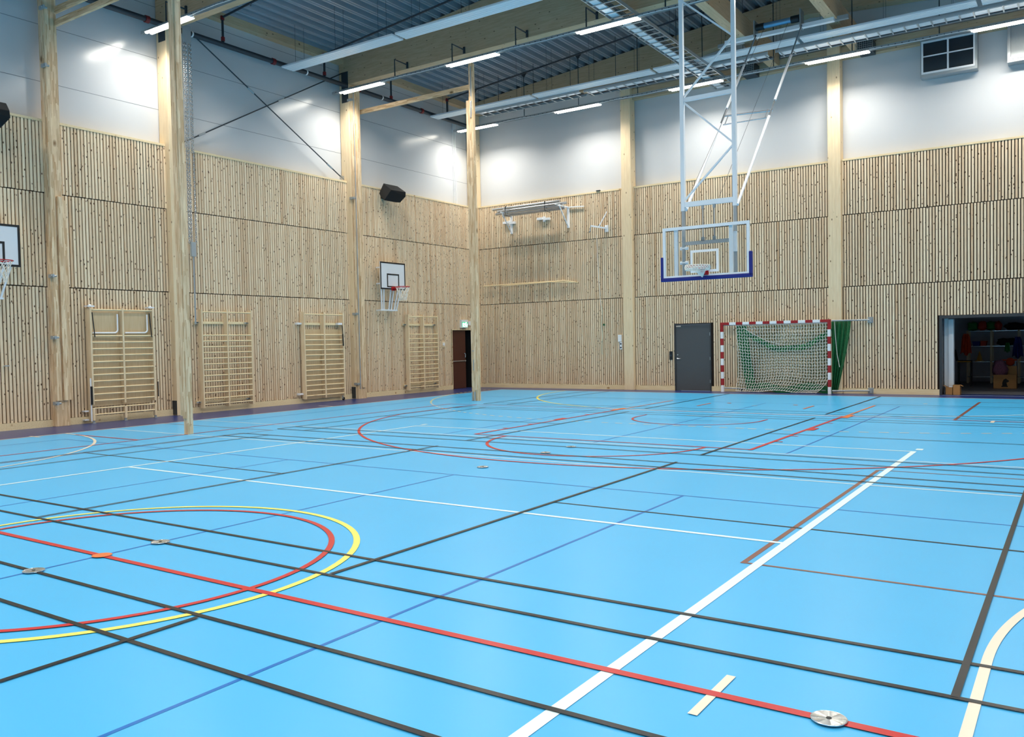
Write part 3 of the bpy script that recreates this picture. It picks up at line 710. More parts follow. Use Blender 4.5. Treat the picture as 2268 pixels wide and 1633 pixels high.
for a, c in (((xl+.04, yp, 8.57), (xr-.04, yp, 7.68)), ((xr-.04, yp, 7.62), (xl+.04, yp, 6.62)), ((xl+.04, yp, 6.5), (xr-.04, yp, 5.55)), ((xr-.04, yp, 5.48), (xl+.04, yp, 4.5))):
    one('diagonal_brace', lambda b: b.bar(a, c, .035), M_wsteel, t)
for x in (11.26, 12.43): one('board_upright', lambda b: b.box(x-.035, x+.035, yb+.03, yb+.09, 2.9, 3.88), M_wsteel, t)
one('adjuster_plate', lambda b: b.box(xr-.01, xr+.05, yp-.1, yp-.03, 3.35, 3.75), M_wsteel, t)
for z in (3.2, 3.5): one('pipe_clamp', lambda b: b.tube([(xl-.08, yp, z), (xl+.09, yp, z)], .035, 10), M_wsteel, t)
for x in (11.78, 12.02): one('spring_rod', lambda b: (b.tube([(x, yp, 3.66), (x, yp, 4.34)], .012, 6), b.box(x-.025, x+.025, yp-.02, yp+.02, 4.28, 4.36), b.box(x-.03, x+.03, yp-.02, yp+.02, 3.62, 3.7)), M_grey, t)
for xa, xb2 in ((11.41, 11.3), (12.5, 12.45)):
    A = Vector((xa, -8.08, 4.29)); B2 = Vector((xb2, -3.03, 9.36))
    one('rear_strut', lambda b: (b.tube([A, A.lerp(B2, .44)], .03, 10), b.tube([A.lerp(B2, .53), A.lerp(B2, .8)], .03, 10)), M_wsteel, t, smooth=True)
    one('strut_inner_tube', lambda b: b.tube([A.lerp(B2, .4), B2], .02, 10), M_alu, t, smooth=True)
one('strut_tie', lambda b: (b.tube([(11.38, -5.6, 6.76), (12.47, -5.54, 6.72)], .022, 8), b.tube([(11.42, -5.85, 6.5), (12.42, -5.85, 6.5)], .014, 8), b.tube([(11.46, -5.62, 6.74), (11.46, -5.85, 6.5)], .012, 6), b.tube([(12.38, -5.62, 6.74), (12.38, -5.85, 6.5)], .012, 6)), M_alu, t)
one('support_tube', lambda b: b.box(10.45, 13.2, -2.97, -2.84, 9.33, 9.42), M_wsteel, t)
one('support_bracket', lambda b: (b.box(10.2, 10.9, -2.8, -2.7, 9.33, 9.42), b.box(12.85, 13.5, -2.8, -2.7, 9.38, 9.48), b.box(11.24, 11.27, -3.05, -2.75, 9.33, 9.75), b.box(12.4, 12.43, -3.05, -2.75, 9.33, 9.78)), M_grey, t)
def drum(b): b.tube([(11.32, -2.98, 9.57), (12.38, -2.98, 9.57)], .07, 16)
one('winch_drum', drum, mat('blue_steel', (120, 160, 190), .3, metal=.5), t, smooth=True)
one('winch_motor', lambda b: b.tube([(12.18, -2.98, 9.57), (12.38, -2.98, 9.57)], .09, 16), M_black, t, smooth=True)
one('cable_drum', lambda b: b.tube([(11.3, -2.98, 9.57), (11.5, -2.98, 9.57)], .085, 16), M_black, t, smooth=True)
for xq in (11.5, 12.1): one('lifting_cable', lambda b: b.tube([(xq, -3.0, 9.5), (xq-.15+.1*(xq > 12), -7.9, 4.5)], .004, 4), M_dgrey, t)
rc = (11.89, yb-.375, 3.05)
def rm(b): ring(b, rc, .225, .012, 32); b.box(11.84, 11.98, yb-.03, yb-.005, 2.9, 3.08); b.cbox((11.9, yb-.1, 3.03), (.16, .17, .03)); b.cbox((11.9, yb-.08, 2.97), (.1, .12, .1))
one('rim', rm, M_rim, t)
def looped(b):   # net thrown up and looped over the ring
    for i in range(26):
        a = 2*PI*i/26; r = .235
        pts = [(rc[0]+(r+.012*math.sin(q*PI))*math.cos(a+q*.35), rc[1]+(r+.012*math.sin(q*PI))*math.sin(a+q*.35), rc[2]+.03-.1*q) for q in (0, .25, .5, .75, 1)]
        b.tube(pts, .009, 5)
    for k in range(4): ring(b, (rc[0], rc[1], rc[2]+.02-.028*k), .236, .009, 30)
    for i in range(9): b.tube([(rc[0]-.12+.03*i, rc[1]+.12, rc[2]-.06), (rc[0]+.02, rc[1]+.2, rc[2]-.2)], .008, 4)
one('net', looped, M_rope, t)

# ------------------------------------------------------------------ loudspeakers
def speaker(dy, label):
    P = dict(A=(.25, -5.08, 6.63), B=(.25, -4.43, 6.63), C=(.75, -4.61, 6.36), D=(.75, -5.28, 6.34), F=(.55, -5.39, 6.03), G=(.6, -4.71, 6.04), H=(.72, -4.58, 6.23), E=(.12, -5.15, 6.32), I=(.12, -4.5, 6.3), J=(.3, -5.2, 6.12), K=(.35, -4.6, 6.08))
    t = thing('loudspeaker', (.02, -4.9+dy, 6.3), label, 'loudspeaker', 'black loudspeakers on the left wall')
    bm = bmesh.new()
    for p in P.values(): bm.verts.new((p[0], p[1]+dy, p[2]))
    bmesh.ops.convex_hull(bm, input=bm.verts)
    me = bpy.data.meshes.new('cabinet'); bm.to_mesh(me); bm.free(); me.materials.append(M_blackm)
    o = bpy.data.objects.new('cabinet', me); C.objects.link(o); o.parent = t; o.matrix_parent_inverse = Matrix.Translation(t.location).inverted()
    md = o.modifiers.new('bevel', 'BEVEL'); md.width = .015; md.segments = 2
    one('wall_bracket', lambda b: b.box(0, .2, -4.95+dy, -4.75+dy, 6.2, 6.35), M_blackm, t)
speaker(0, 'black loudspeaker on the left wall above the small backboard')
speaker(-11.75, 'black loudspeaker cut off by the left picture edge')

# ------------------------------------------------------------------ doors
# exit opening in the left wall
d = thing('door_1', (0, -.85, 0), None, None, kind='structure')
one('door_leaf', lambda b: b.box(-.13, -.085, -1.455, -.6, .01, 2.07), M_bdoor, d)
one('panic_bar', lambda b: (b.tube([(-.05, -1.44, .98), (-.05, -.64, .98)], .018, 8), b.box(-.085, -.05, -.68, -.64, .95, 1.01), b.box(-.085, -.05, -1.44, -1.4, .95, 1.01)), M_alu, d)
one('handle', lambda b: b.tube([(-.085, -.68, 1.08), (-.04, -.68, 1.1), (-.04, -.67, 1.22), (-.06, -.7, 1.25)], .014, 8), M_alu, d)
one('door_frame', lambda b: (b.box(-.45, .003, -1.48, -1.455, 0, 2.1), b.box(-.45, .003, -1.455, -.255, 2.075, 2.1)), M_board, d)
one('shaded_jamb', lambda b: b.box(-.45, -.0, -.255, -.235, 0, 2.075), M_blackm, d)  # jamb coloured black so the darkness of the opening runs across it
M_dark = mat('corridor_shade', (26, 22, 22), .9)  # near-black wall colour stands in for the corridor's darkness
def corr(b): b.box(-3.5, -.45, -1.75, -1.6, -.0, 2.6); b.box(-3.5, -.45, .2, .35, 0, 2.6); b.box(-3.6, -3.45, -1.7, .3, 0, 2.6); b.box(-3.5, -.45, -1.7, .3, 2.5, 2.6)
structure(one('wall_corridor', corr, M_dark))
structure(one('floor_corridor', lambda b: b.box(-3.5, -.5, -1.7, .3, -.2, -.001), M_purple))
# exit sign
t = thing('exit_sign', (.05, -.84, 2.17), 'green and white running man exit sign above the brown door', 'exit sign')
M_sg = mat('sign_green', (20, 150, 100), .4, emit=(40, 190, 130), estr=.5); M_sw = mat('sign_white', (230, 255, 245), .4, emit=(225, 255, 245), estr=1.1)
one('sign_box', lambda b: b.box(.0, .09, -1.02, -.66, 2.16, 2.44), M_white, t); one('sign_face', lambda b: b.box(.09, .095, -1.0, -.68, 2.18, 2.36), M_sg, t)
def man(b):
    b.box(.095, .099, -.97, -.87, 2.19, 2.33); b.cbox((.1, -.8, 2.28), (.004, .05, .1), .4); b.cbox((.1, -.82, 2.22), (.004, .025, .09), -.6); b.cbox((.1, -.77, 2.22), (.004, .025, .09), .7)
    b.tube([(.095, -.77, 2.345), (.1, -.77, 2.345)], .018, 10); b.cbox((.1, -.8, 2.3), (.004, .13, .02), .5); b.box(.095, .099, -.73, -.7, 2.2, 2.3)
one('pictogram', man, M_sw, t)
tag(one('junction_box', lambda b: b.box(0, .06, -.56, -.44, 2.25, 2.39), M_white), 'small white box on the slats right of the exit sign', 'wall box')
t = thing('alarm_button', (.02, -1.97, 1.48), 'small framed call point on the slats left of the brown door', 'alarm button')
one('frame', lambda b: b.box(0, .02, -2.06, -1.9, 1.48, 1.69), M_pine, t); one('button', lambda b: b.box(.02, .04, -2.03, -1.93, 1.54, 1.64), M_white, t)
# grey door in the right wall
d = thing('door_2', (8.27, 0, 0), None, None, kind='structure')
one('door_leaf', lambda b: b.box(7.72, 8.83, -.01, .035, .01, 2.04), M_door, d, bevel=.003)
one('door_frame', lambda b: (b.box(7.68, 7.72, -.03, .2, 0, 2.09), b.box(8.83, 8.87, -.03, .2, 0, 2.09), b.box(7.72, 8.83, -.03, .2, 2.045, 2.09)), M_doorf, d)
one('lever_handle', lambda b: (b.tube([(7.78, -.01, 1.0), (7.78, -.06, 1.0), (7.9, -.06, 1.0)], .011, 8), b.tube([(7.78, -.012, 1.0), (7.78, -.02, 1.0)], .026, 12), b.tube([(7.78, -.012, 1.12), (7.78, -.022, 1.12)], .022, 12)), M_alu, d)
for z in (.3, 1.0, 1.75): one('hinge', lambda b: b.tube([(8.835, -.02, z-.05), (8.835, -.02, z+.05)], .012, 8), M_grey, d)
one('door_closer', lambda b: b.box(7.74, 7.9, -.03, -.005, 1.985, 2.03), M_alu, d)
t = thing('card_reader', (7.55, -.03, .98), 'black card reader on the slats left of the grey door', 'card reader')
one('case', lambda b: b.box(7.5, 7.61, -.035, -.0, .97, 1.23), M_black, t, bevel=.006); one('keypad', lambda b: b.tube([(7.555, -.035, 1.1), (7.555, -.042, 1.1)], .035, 14), M_dgrey, t)
tag(one('control_panel', lambda b: b.box(5.72, 5.85, -.04, 0, 1.56, 1.79), M_white, bevel=.005), 'pale control panel on the slats left of the grey door column', 'wall panel')
t = thing('wall_socket', (5.81, -.02, 1.31), 'pale double wall socket below the control panel', 'wall socket')
one('plate', lambda b: b.box(5.77, 5.86, -.03, 0, 1.31, 1.55), M_white, t); one('outlet', lambda b: (b.tube([(5.815, -.03, 1.37), (5.815, -.034, 1.37)], .028, 12), b.tube([(5.815, -.03, 1.49), (5.815, -.034, 1.49)], .028, 12)), M_dgrey, t)
tag(one('wall_hook', lambda b: b.tube([(0, -16.3, 1.33), (.06, -16.3, 1.33), (.06, -16.22, 1.33)], .012, 6), M_alu), 'short metal pin on the slats below the leftmost backboard', 'hook')

# ------------------------------------------------------------------ handball goal
g = thing('handball_goal', (10.87, -.32, 0), 'red and white striped handball goal folded against the right wall', 'goal')
gl, gr = Vector((9.3, -.24, 0)), Vector((12.44, -.44, 0)); gd = (gr-gl).normalized(); ga = math.atan2(gd.y, gd.x); GH = 2.08
def striped(segs, vertical, P):
    b = MB()
    for a, c, k in segs:
        b.cm = k
        if vertical: b.cbox((P.x, P.y, (a+c)/2), (.08, .08, c-a), rz=ga)
        else:
            m_ = gl+gd*((a+c)/2); b.cbox((m_.x, m_.y, GH-.04), (c-a, .08, .08), rz=ga)
    return b
vseg = [(0, .2, 1)]+[(.2*i, .2*(i+1), 0 if i % 2 else 1) for i in range(1, 9)]+[(1.8, 2.0, 0)]
vseg = [(max(0, .2*i), .2*(i+1), 1 if i % 2 == 0 else 0) for i in range(9)]+[(1.8, 2.0, 0)]
for P, nm in ((gl, 'left'), (gr, 'right')): striped(vseg, True, P).build('post', [M_goalred, M_white], g, bevel=.006)
Lg = (gr-gl).length; s0 = .24; k = 13; st = (Lg-2*s0)/k
hs = [(-.04, s0, 0)]+[(s0+st*i, s0+st*(i+1), 1 if i % 2 == 0 else 0) for i in range(k)]+[(Lg-s0, Lg+.04, 0)]
striped(hs, False, None).build('crossbar', [M_goalred, M_white], g, bevel=.006)
def gframe(b):
    b.tube([(9.3, -.2, .12), (9.9, -.14, .1), (10.3, -.14, .1)], .02, 8); b.tube([(12.44, -.36, .1), (12.3, -.12, .08), (10.0, -.1, .1)], .02, 8); b.tube([(9.3, -.2, 2.0), (9.5, -.1, 2.0), (12.3, -.1, 2.0), (12.44, -.38, 2.0)], .018, 8)
one('back_frame', gframe, M_grey, g)
one('castor', lambda b: (b.tube([(9.85, -.16, .035), (9.85, -.13, .035)], .03, 10), b.box(9.83, 9.87, -.16, -.13, .03, .1)), M_black, g)
def gp(u, v):   # white goal net surface; u across, v downward
    xl_ = 9.72+.06*math.sin(v*3.0)-.06*max(0, v-.75)*4*.6
    xr_ = 12.4-.0*v-(max(0, v-.72)/.28)**2*.35
    x = xl_+(xr_-xl_)*u
    sag = .16*math.sin(PI*min(1, max(0, u)))**.8*(1-v)*(.25+.75*min(1, 1-v))
    z = 1.97-v*(1.93+.04*math.sin(u*9))-.1*math.sin(PI*u)*(1-v)*math.sin(PI*min(1, v*1.0)+.0)
    z = max(.03, z-.0)
    y = -.2-.14*u-.03*math.sin(u*7+v*4)+.02*math.cos(v*9)
    return (x, y, z)
def gnet(b):
    nu, nv = 34, 22
    for i in range(nu+1): b.tube([(gp(i/nu, j/nv)[0]+(.012 if j % 2 else -.012), gp(i/nu, j/nv)[1], gp(i/nu, j/nv)[2]) for j in range(nv+1)], .0075, 4, cap=False)
    for j in range(nv+1): b.tube([(gp(i/nu, j/nv)[0], gp(i/nu, j/nv)[1], gp(i/nu, j/nv)[2]+(.01 if i % 2 else -.01)) for i in range(nu+1)], .0075, 4, cap=False)
one('net', gnet, M_rope, g)
one('net_edge_rope', lambda b: (b.tube([gp(1, j/20) for j in range(21)], .008, 5), b.tube([gp(i/30, 1) for i in range(31)], .008, 5)), M_rope, g)
one('loose_cord', lambda b: b.tube([(9.95+.09*i, -.24, 1.9-.5*math.sin(min(1, i/14)*PI/2)) for i in range(15)], .007, 5), M_rope, g)
# wall arms of the goal
for z, lb in ((2.04, 'upper'), (.09, 'lower')):
    t = thing('goal_wall_arm', (13.4, -.05, z), '%s galvanised pivot arm holding the goal, right of the goal post' % lb, 'pivot arm', 'pivot arms of the goal')
    one('arm', lambda b: b.tube([(12.5, -.4, z), (13.1, -.14, z), (13.44, -.08, z)], .022, 8), M_grey, t); one('wall_plate', lambda b: (b.box(13.36, 13.5, -.02, 0, z-.08, z+.08), b.tube([(13.44, -.08, z-.06), (13.44, -.08, z+.06)], .03, 10)), M_grey, t)

# green catch net behind the goal
def net_material(name, col, cell, cover):
    m = bpy.data.materials.new(name); m.use_nodes = True; nt = m.node_tree; N = nt.nodes; L = nt.links
    b = N['Principled BSDF']; b.inputs['Base Color'].default_value = lin(col); b.inputs['Roughness'].default_value = .8
    tr = N.new('ShaderNodeBsdfTransparent'); mx = N.new('ShaderNodeMixShader'); L.new(tr.outputs[0], mx.inputs[1]); L.new(b.outputs[0], mx.inputs[2]); L.new(mx.outputs[0], N['Material Output'].inputs[0])
    uv = N.new('ShaderNodeTexCoord'); sp = N.new('ShaderNodeSeparateXYZ'); L.new(uv.outputs['UV'], sp.inputs[0]); outs = []
    for k in (0, 1):
        a = N.new('ShaderNodeMath'); a.operation = 'MULTIPLY'; a.inputs[1].default_value = 1/cell; L.new(sp.outputs[k], a.inputs[0])
        f = N.new('ShaderNodeMath'); f.operation = 'FRACT'; L.new(a.outputs[0], f.inputs[0])
        l = N.new('ShaderNodeMath'); l.operation = 'LESS_THAN'; l.inputs[1].default_value = cover; L.new(f.outputs[0], l.inputs[0]); outs.append(l)
    mm = N.new('ShaderNodeMath'); mm.operation = 'MAXIMUM'; L.new(outs[0].outputs[0], mm.inputs[0]); L.new(outs[1].outputs[0], mm.inputs[1]); L.new(mm.outputs[0], mx.inputs[0])
    return m
def sheet(name, fn, nu, nv, su, sv, m, parent):
    me = bpy.data.meshes.new(name); vs_ = [fn(i/nu, j/nv) for j in range(nv+1) for i in range(nu+1)]
    fs = [(j*(nu+1)+i, j*(nu+1)+i+1, (j+1)*(nu+1)+i+1, (j+1)*(nu+1)+i) for j in range(nv) for i in range(nu)]
    me.from_pydata(vs_, [], fs); uvl = me.uv_layers.new(name='UVMap'); k = 0
    for j in range(nv):
        for i in range(nu):
            for a, c in ((i, j), (i+1, j), (i+1, j+1), (i, j+1)): uvl.data[k].uv = (a/nu*su, c/nv*sv); k += 1
    me.materials.append(m); o = bpy.data.objects.new(name, me); C.objects.link(o)
    if parent: o.parent = parent; o.matrix_parent_inverse = Matrix.Translation(parent.location).inverted()
    return o
M_gn1 = net_material('green_net_single', (40, 104, 70), .045, .17); M_gn2 = net_material('green_net_folded', (10, 104, 56), .02, .78)
t = thing('catch_net', (11.3, -.1, 2.0), 'green catch net draped behind the white goal net and out past the right goal post', 'net')
sheet('net_sheet', lambda u, v: (9.7+2.75*u, -.07+.02*math.sin(u*30), 2.0-1.95*v), 60, 20, 2.75, 1.95, M_gn1, t)
def swag(u, v):
    x = 9.85+2.6*u; top = 1.98-.62*math.sin(PI*u**.8)**1.0*1.05; top = 1.95-.75*(1-(2*u-1.05)**2)*.8 if u < .98 else 1.9
    return (x, -.14+.02*math.sin(u*40+v*5), top-.17*v-.02*math.sin(u*20))
sheet('gathered_fold', swag, 50, 6, 2.9, .2, M_gn2, t)
sheet('gathered_fold', lambda u, v: (9.7+.32*u+.3*v**1.3, -.15+.025*math.sin(u*14+v*3), 1.97-1.9*v), 14, 20, .5, 1.95, M_gn2, t)
sheet('gathered_fold', lambda u, v: (10.15+2.3*u, -.15+.02*math.sin(u*30), .24-.22*v+.06*math.sin(u*11)), 40, 4, 2.4, .25, M_gn2, t)
sheet('side_drape', lambda u, v: (12.44+(.52-.36*v**1.2)*u, -.2+.05*math.sin(u*26+v*2), 2.02-1.95*v), 36, 20, .9, 1.95, M_gn2, t)
one('drawstring', lambda b: b.tube([(12.56, -.34, 2.06), (12.58, -.34, 1.6), (12.62, -.33, 1.1), (12.68, -.32, .75)], .008, 5), M_rope, t)

# ------------------------------------------------------------------ fittings high on the right wall
t = thing('pole_rack', (2.8, -.4, 5.45), 'rack of aluminium poles on white brackets high on the right wall near the corner', 'pole rack')
for k, (dy, z, xa, xb) in enumerate(((-.55, 6.24, 1.2, 3.92), (-.4, 6.18, 1.3, 4.1), (-.5, 6.08, 1.3, 3.95), (-.3, 6.03, 1.45, 3.95))):
    one('aluminium_pole', lambda b: b.tube([(xa, dy, z), (xb, dy, z+.02)], .045, 12), M_alu, t, smooth=True)
for x in (1.62, 3.93):
    one('wall_bracket', lambda b: (b.box(x-.04, x+.04, -.05, 0, 5.42, 6.1), b.box(x-.02, x+.02, -.68, -.02, 6.08, 6.13), b.bar((x, -.05, 5.48), (x, -.6, 6.08), .03)), M_white, t)
one('side_arm', lambda b: (b.bar((3.95, -.05, 6.11), (4.55, -.05, 6.08), .035), b.bar((3.75, -.6, 6.17), (4.0, -.1, 6.1), .03)), M_white, t)
for x in (1.75, 3.35): one('strap', lambda b: b.tube([(x, -.6, 6.3), (x, -.6, 6.0), (x, -.25, 5.97), (x, -.25, 6.28), (x, -.6, 6.3)], .012, 5), M_black, t)
for xa, lb in ((1.3, 'white double hook plate left below the pole rack'), (2.72, 'white double hook plate right below the pole rack')):
    t = thing('hook_plate', (xa+.2, -.05, 5.8), lb, 'hook plate', 'white hook plates under the pole rack')
    one('plate', lambda b: (b.box(xa, xa+.22, -.1, -.02, 5.79, 5.87), b.box(xa+.28, xa+.5, -.1, -.02, 5.76, 5.84)), M_white, t); one('stem', lambda b: b.box(xa+.2, xa+.3, -.03, 0, 5.72, 5.9), M_white, t)
t = thing('swivel_bracket', (5.35, -.05, 5.25), 'white swivel bracket with a raised arm on the right wall near the first column', 'bracket')
one('plate', lambda b: b.box(5.3, 5.42, -.04, 0, 5.16, 5.38), M_white, t); one('arm', lambda b: b.bar((5.36, -.04, 5.28), (4.95, -.35, 5.36), .05), M_white, t)
one('raised_rod', lambda b: b.bar((5.15, -.2, 5.3), (5.45, -.15, 5.8), .028), M_white, t); one('hook', lambda b: b.tube([(4.95, -.35, 5.36), (4.93, -.35, 5.2), (4.88, -.33, 5.16)], .02, 6), M_grey, t)
t = thing('wooden_pole', (2.3, -.05, 3.6), 'long thin wooden pole laid level on the right wall below the pole rack', 'wooden pole')
one('pole', lambda b: b.tube([(.38, -.06, 3.64), (2.2, -.07, 3.66), (3.75, -.06, 3.66), (4.2, -.05, 3.58)], .022, 8), M_rung, t, smooth=True); one('pole', lambda b: b.tube([(1.2, -.1, 3.6), (3.2, -.1, 3.64), (4.28, -.05, 3.57)], .015, 8), M_rung, t, smooth=True)
t = thing('pull_cord', (5.2, -.08, 1), 'thin pale cords hanging down the slats below the swivel bracket', 'cord')
one('cord', lambda b: b.tube([(5.15+.02*math.sin(i*.8), -.05, 2.75-.1*i) for i in range(17)], .009, 5), mat('pale_cord', (200, 210, 190), .8), t)
one('cord', lambda b: b.tube([(5.0, -.04, 5.1), (5.05, -.04, 3.6), (5.12, -.05, 2.75)], .009, 5), M_rope, t); one('cord_weight', lambda b: b.box(5.2, 5.25, -.07, -.03, 2.1, 2.16), M_green, t)
tag(one('ledge_clamp', lambda b: b.box(5.0, 5.14, -.04, .03, ZT+.05, ZT+.08), M_dgrey), 'small dark clamp on the timber ledge above the swivel bracket', 'clamp')
for k, x in enumerate((-.93, -.86, -.79)):
    tag(one('wall_conduit', lambda b: b.tube([(-.2, x, 6.53), (-.2, x, 9.4)], .012, 6), M_white), 'thin white conduit up the white panels near the corner', 'conduit', 'three white conduits near the corner')

# ------------------------------------------------------------------ high window and metal duct hood in the right wall
def hi_window(name, x0, x1, z0, z1, mull):
    wdw = thing(name, ((x0+x1)/2, .1, z0), None, None, kind='structure'); yf = -.1
    one('casing', lambda b: (b.box(x0-.03, x0, yf, .22, z0-.05, z1), b.box(x1, x1+.05, yf, .22, z0-.05, z1), b.box(x0-.03, x1+.05, yf, .22, z0-.12, z0-.05), b.box(x0-.03, x1+.05, yf, .22, z1, z1+.03)), M_grey, wdw)
    one('window_frame', lambda b: (b.box(x0, x0+.04, yf-.01, yf+.04, z0, z1-.04), b.box(x1-.04, x1, yf-.01, yf+.04, z0, z1-.04), b.box(x0, x1, yf-.01, yf+.04, z0-.05, z0), b.box(x0, x1, yf-.01, yf+.04, z1-.04, z1), *( [b.box((x0+x1)/2-.02, (x0+x1)/2+.02, yf-.005, yf+.041, z0, z1-.04), b.box(x0, x1, yf+.02, yf+.04, z0+.4, z0+.43)] if mull else [])), M_white if mull else M_grey, wdw)
    one('pane', lambda b: b.box(x0+.03, x1-.03, yf+.045, yf+.055, z0, z1-.03), mat('dark_glass', (40, 50, 58), .12, spec=.6) if mull else M_grey, wdw)
    return wdw
hi_window('window_1', 14.74, 15.98, 8.48, 9.28, True)
hi_window('duct_hood', 16.72, 17.9, 8.48, 9.28, False)  # metal duct hood, not a window; its pane is grey steel

# ------------------------------------------------------------------ equipment store behind the right wall
def store(b):
    b.box(12.5, 12.6, .45, 7.5, -.1, 3); b.box(21.5, 21.6, .45, 7.5, -.1, 3); b.box(12.5, 21.6, 7.4, 7.5, -.1, 3); b.box(12.5, 21.6, .45, 7.5, 2.6, 2.7)
M_store = mat('store_wall', (196, 192, 198), .8)
structure(one('wall_storage', store, M_store)); structure(one('floor_storage', lambda b: b.box(12.5, 21.6, .24, 7.5, -.1, -.002), mat('grey_vinyl', (128, 126, 128), .5)))
fd = thing('door_3', (17.8, .1, 0), None, None, kind='structure')
one('door_frame', lambda b: (b.box(15.13, 15.19, -.02, .3, 0, 2.1), b.box(20.54, 20.6, -.02, .3, 0, 2.1), b.box(15.19, 20.54, -.02, .3, 2.02, 2.1)), M_doorf, fd)
one('threshold', lambda b: b.box(15.19, 20.54, .0, .03, 0, .006), M_alu, fd)
one('side_guide', lambda b: (b.box(15.19, 15.3, .45, .62, .0, 2.02), b.box(15.3, 15.42, .4, .62, .03, 2.0)), M_white, fd)
def carton(x0, x1, y0, y1, h, label, flaps):
    t = thing('cardboard_box', ((x0+x1)/2, (y0+y1)/2, 0), label, 'cardboard box')
    def f(b):
        e = .006; b.box(x0, x1, y0, y0+e, 0, h); b.box(x0, x1, y1-e, y1, 0, h); b.box(x0, x0+e, y0, y1, 0, h); b.box(x1-e, x1, y0, y1, 0, h); b.box(x0, x1, y0, y1, 0, e)
    one('carton', f, M_card, t)
    for fl in flaps: one('flap', lambda b: b.cbox(fl[:3], fl[3:6], *fl[6:]), M_card, t)
    return t
t1 = carton(15.25, 15.42, .16, .42, .2, 'small open cardboard box left in the storage doorway', [(15.24, .3, .22, .1, .22, .005, 0, .5, 0)])
tag(one('paper_scrap', lambda b: b.cbox((15.36, .25, .21), (.08, .05, .03), 0, .3, .4), M_white), 'crumpled white scrap lying in the small open cardboard box', 'paper')
t2 = carton(15.425, 15.6, .14, .4, .26, 'small cardboard box standing right beside the open one in the storage doorway', [(15.63, .27, .24, .06, .2, .004, 0, .5, 0)])
t3 = carton(16.12, 16.7, 3.3, 3.75, .4, 'large cardboard box with a black chess knight mark on the storage floor', [(16.41, 3.78, .52, .55, .006, .24, -.1, 0, 0)])
def knight(b):
    pts = [(.0, 0), (.22, 0), (.22, .03), (.19, .05), (.19, .1), (.17, .14), (.24, .17), (.27, .21), (.2, .25), (.15, .29), (.13, .27), (.08, .25), (.04, .17), (.03, .1), (.04, .05), (.0, .03)]
    b.prism([(16.32+p[0]*.75, .05+p[1]*.85) for p in pts], 'y', 3.297, 3.3)
one('knight_mark', knight, M_blackm, t3)
def blob(name, c, e, m, label, cat, seed=0, parent=None, grp=None, sub=3, amp=.15):
    rnd = random.Random(seed); bm = bmesh.new(); bmesh.ops.create_icosphere(bm, subdivisions=sub, radius=1)
    ph = [rnd.uniform(0, 6) for _ in range(6)]
    for v in bm.verts:
        p = v.co; k = 1+amp*(math.sin(p.x*4+ph[0])*math.sin(p.y*5+ph[1])+math.sin(p.z*6+ph[2])*.7+.5*math.sin(p.x*11+ph[3]+p.z*9)); q = p*k
        # squarish cushion-like body
        v.co = Vector((c[0]+math.copysign(abs(q.x)**.7, q.x)*e[0]/2, c[1]+math.copysign(abs(q.y)**.7, q.y)*e[1]/2, c[2]+math.copysign(abs(q.z)**.8, q.z)*e[2]/2))
    me = bpy.data.meshes.new(name); bm.to_mesh(me); bm.free(); me.materials.append(m)
    for pl in me.polygons: pl.use_smooth = True
    o = bpy.data.objects.new(name, me); C.objects.link(o)
    if parent: o.parent = parent; o.matrix_parent_inverse = Matrix.Translation(parent.location).inverted()
    else: tag(o, label, cat, grp)
    return o
M_bagp = mat('patterned_cloth', (120, 70, 90), .8, noise=.6, nscale=30); M_orange = mat('orange_cloth', (225, 70, 24), .8, noise=.15); M_gcl = mat('green_cloth', (20, 120, 46), .7, noise=.15); M_ocl = mat('red_cloth', (200, 50, 30), .7, noise=.1); M_bcl = mat('blue_cloth', (24, 40, 120), .8, noise=.1); M_yel = mat('yellow_plastic', (200, 140, 20), .5)
blob('cloth_bag', (16.27, 3.5, .55), (.38, .4, .5), M_bagp, 'bulging patterned bag sitting in the knight marked box', 'bag', 3)
sh = thing('storage_shelf', (16.2, 6.5, 0), 'wooden storage shelving against the back wall of the store', 'shelf')
for x in (15.17, 15.84, 16.6, 17.5, 18.5):
    for y in (6.3, 6.85): one('shelf_post', lambda b: b.box(x-.03, x+.03, y-.02, y+.02, 0, 1.7), M_pine, sh)
for z in (1.68, 1.19, .69, .2): one('shelf_board', lambda b: b.box(15.15, 18.5, 6.28, 6.88, z-.01, z+.01), M_alu, sh)
for k, (x0_, w_, m_, lb, ct) in enumerate(((15.3, .3, M_gcl, 'green bag leftmost on top of the storage shelf', 'bag'), (15.58, .26, M_ocl, 'orange red bag on top of the shelf beside the leftmost green one', 'bag'), (15.82, .25, M_gcl, 'green bag between two orange red ones on top of the shelf', 'bag'), (16.02, .22, M_ocl, 'orange red bag on top of the shelf, next to the black one', 'bag'))):
    blob('sports_bag', (x0_, 6.5, 1.69+.15), (w_, .4, .3), m_, lb, ct, k+5, grp='bags on top of the storage shelf')
blob('sports_bag', (16.5, 6.5, 1.69+.12), (.62, .4, .24), M_blackm, 'wide black bag at the right on top of the storage shelf', 'bag', 9, grp='bags on top of the storage shelf')
blob('dark_bundle', (16.25, 6.5, 1.32), (.5, .4, .24), M_blackm, 'black bundle on the second board of the storage shelf', 'bundle', 12)
tag(one('storage_bin', lambda b: b.prism([(15.32, 1.2), (15.5, 1.2), (15.53, 1.35), (15.29, 1.35)], 'y', 6.35, 6.7), M_bcl), 'blue bin on the second board of the storage shelf', 'bin', 'bins on the second shelf board')
tag(one('storage_bin', lambda b: b.prism([(15.54, 1.2), (15.68, 1.2), (15.71, 1.36), (15.53, 1.36)], 'y', 6.35, 6.7), M_ocl), 'red bin on the second board, right of the blue bin', 'bin', 'bins on the second shelf board')
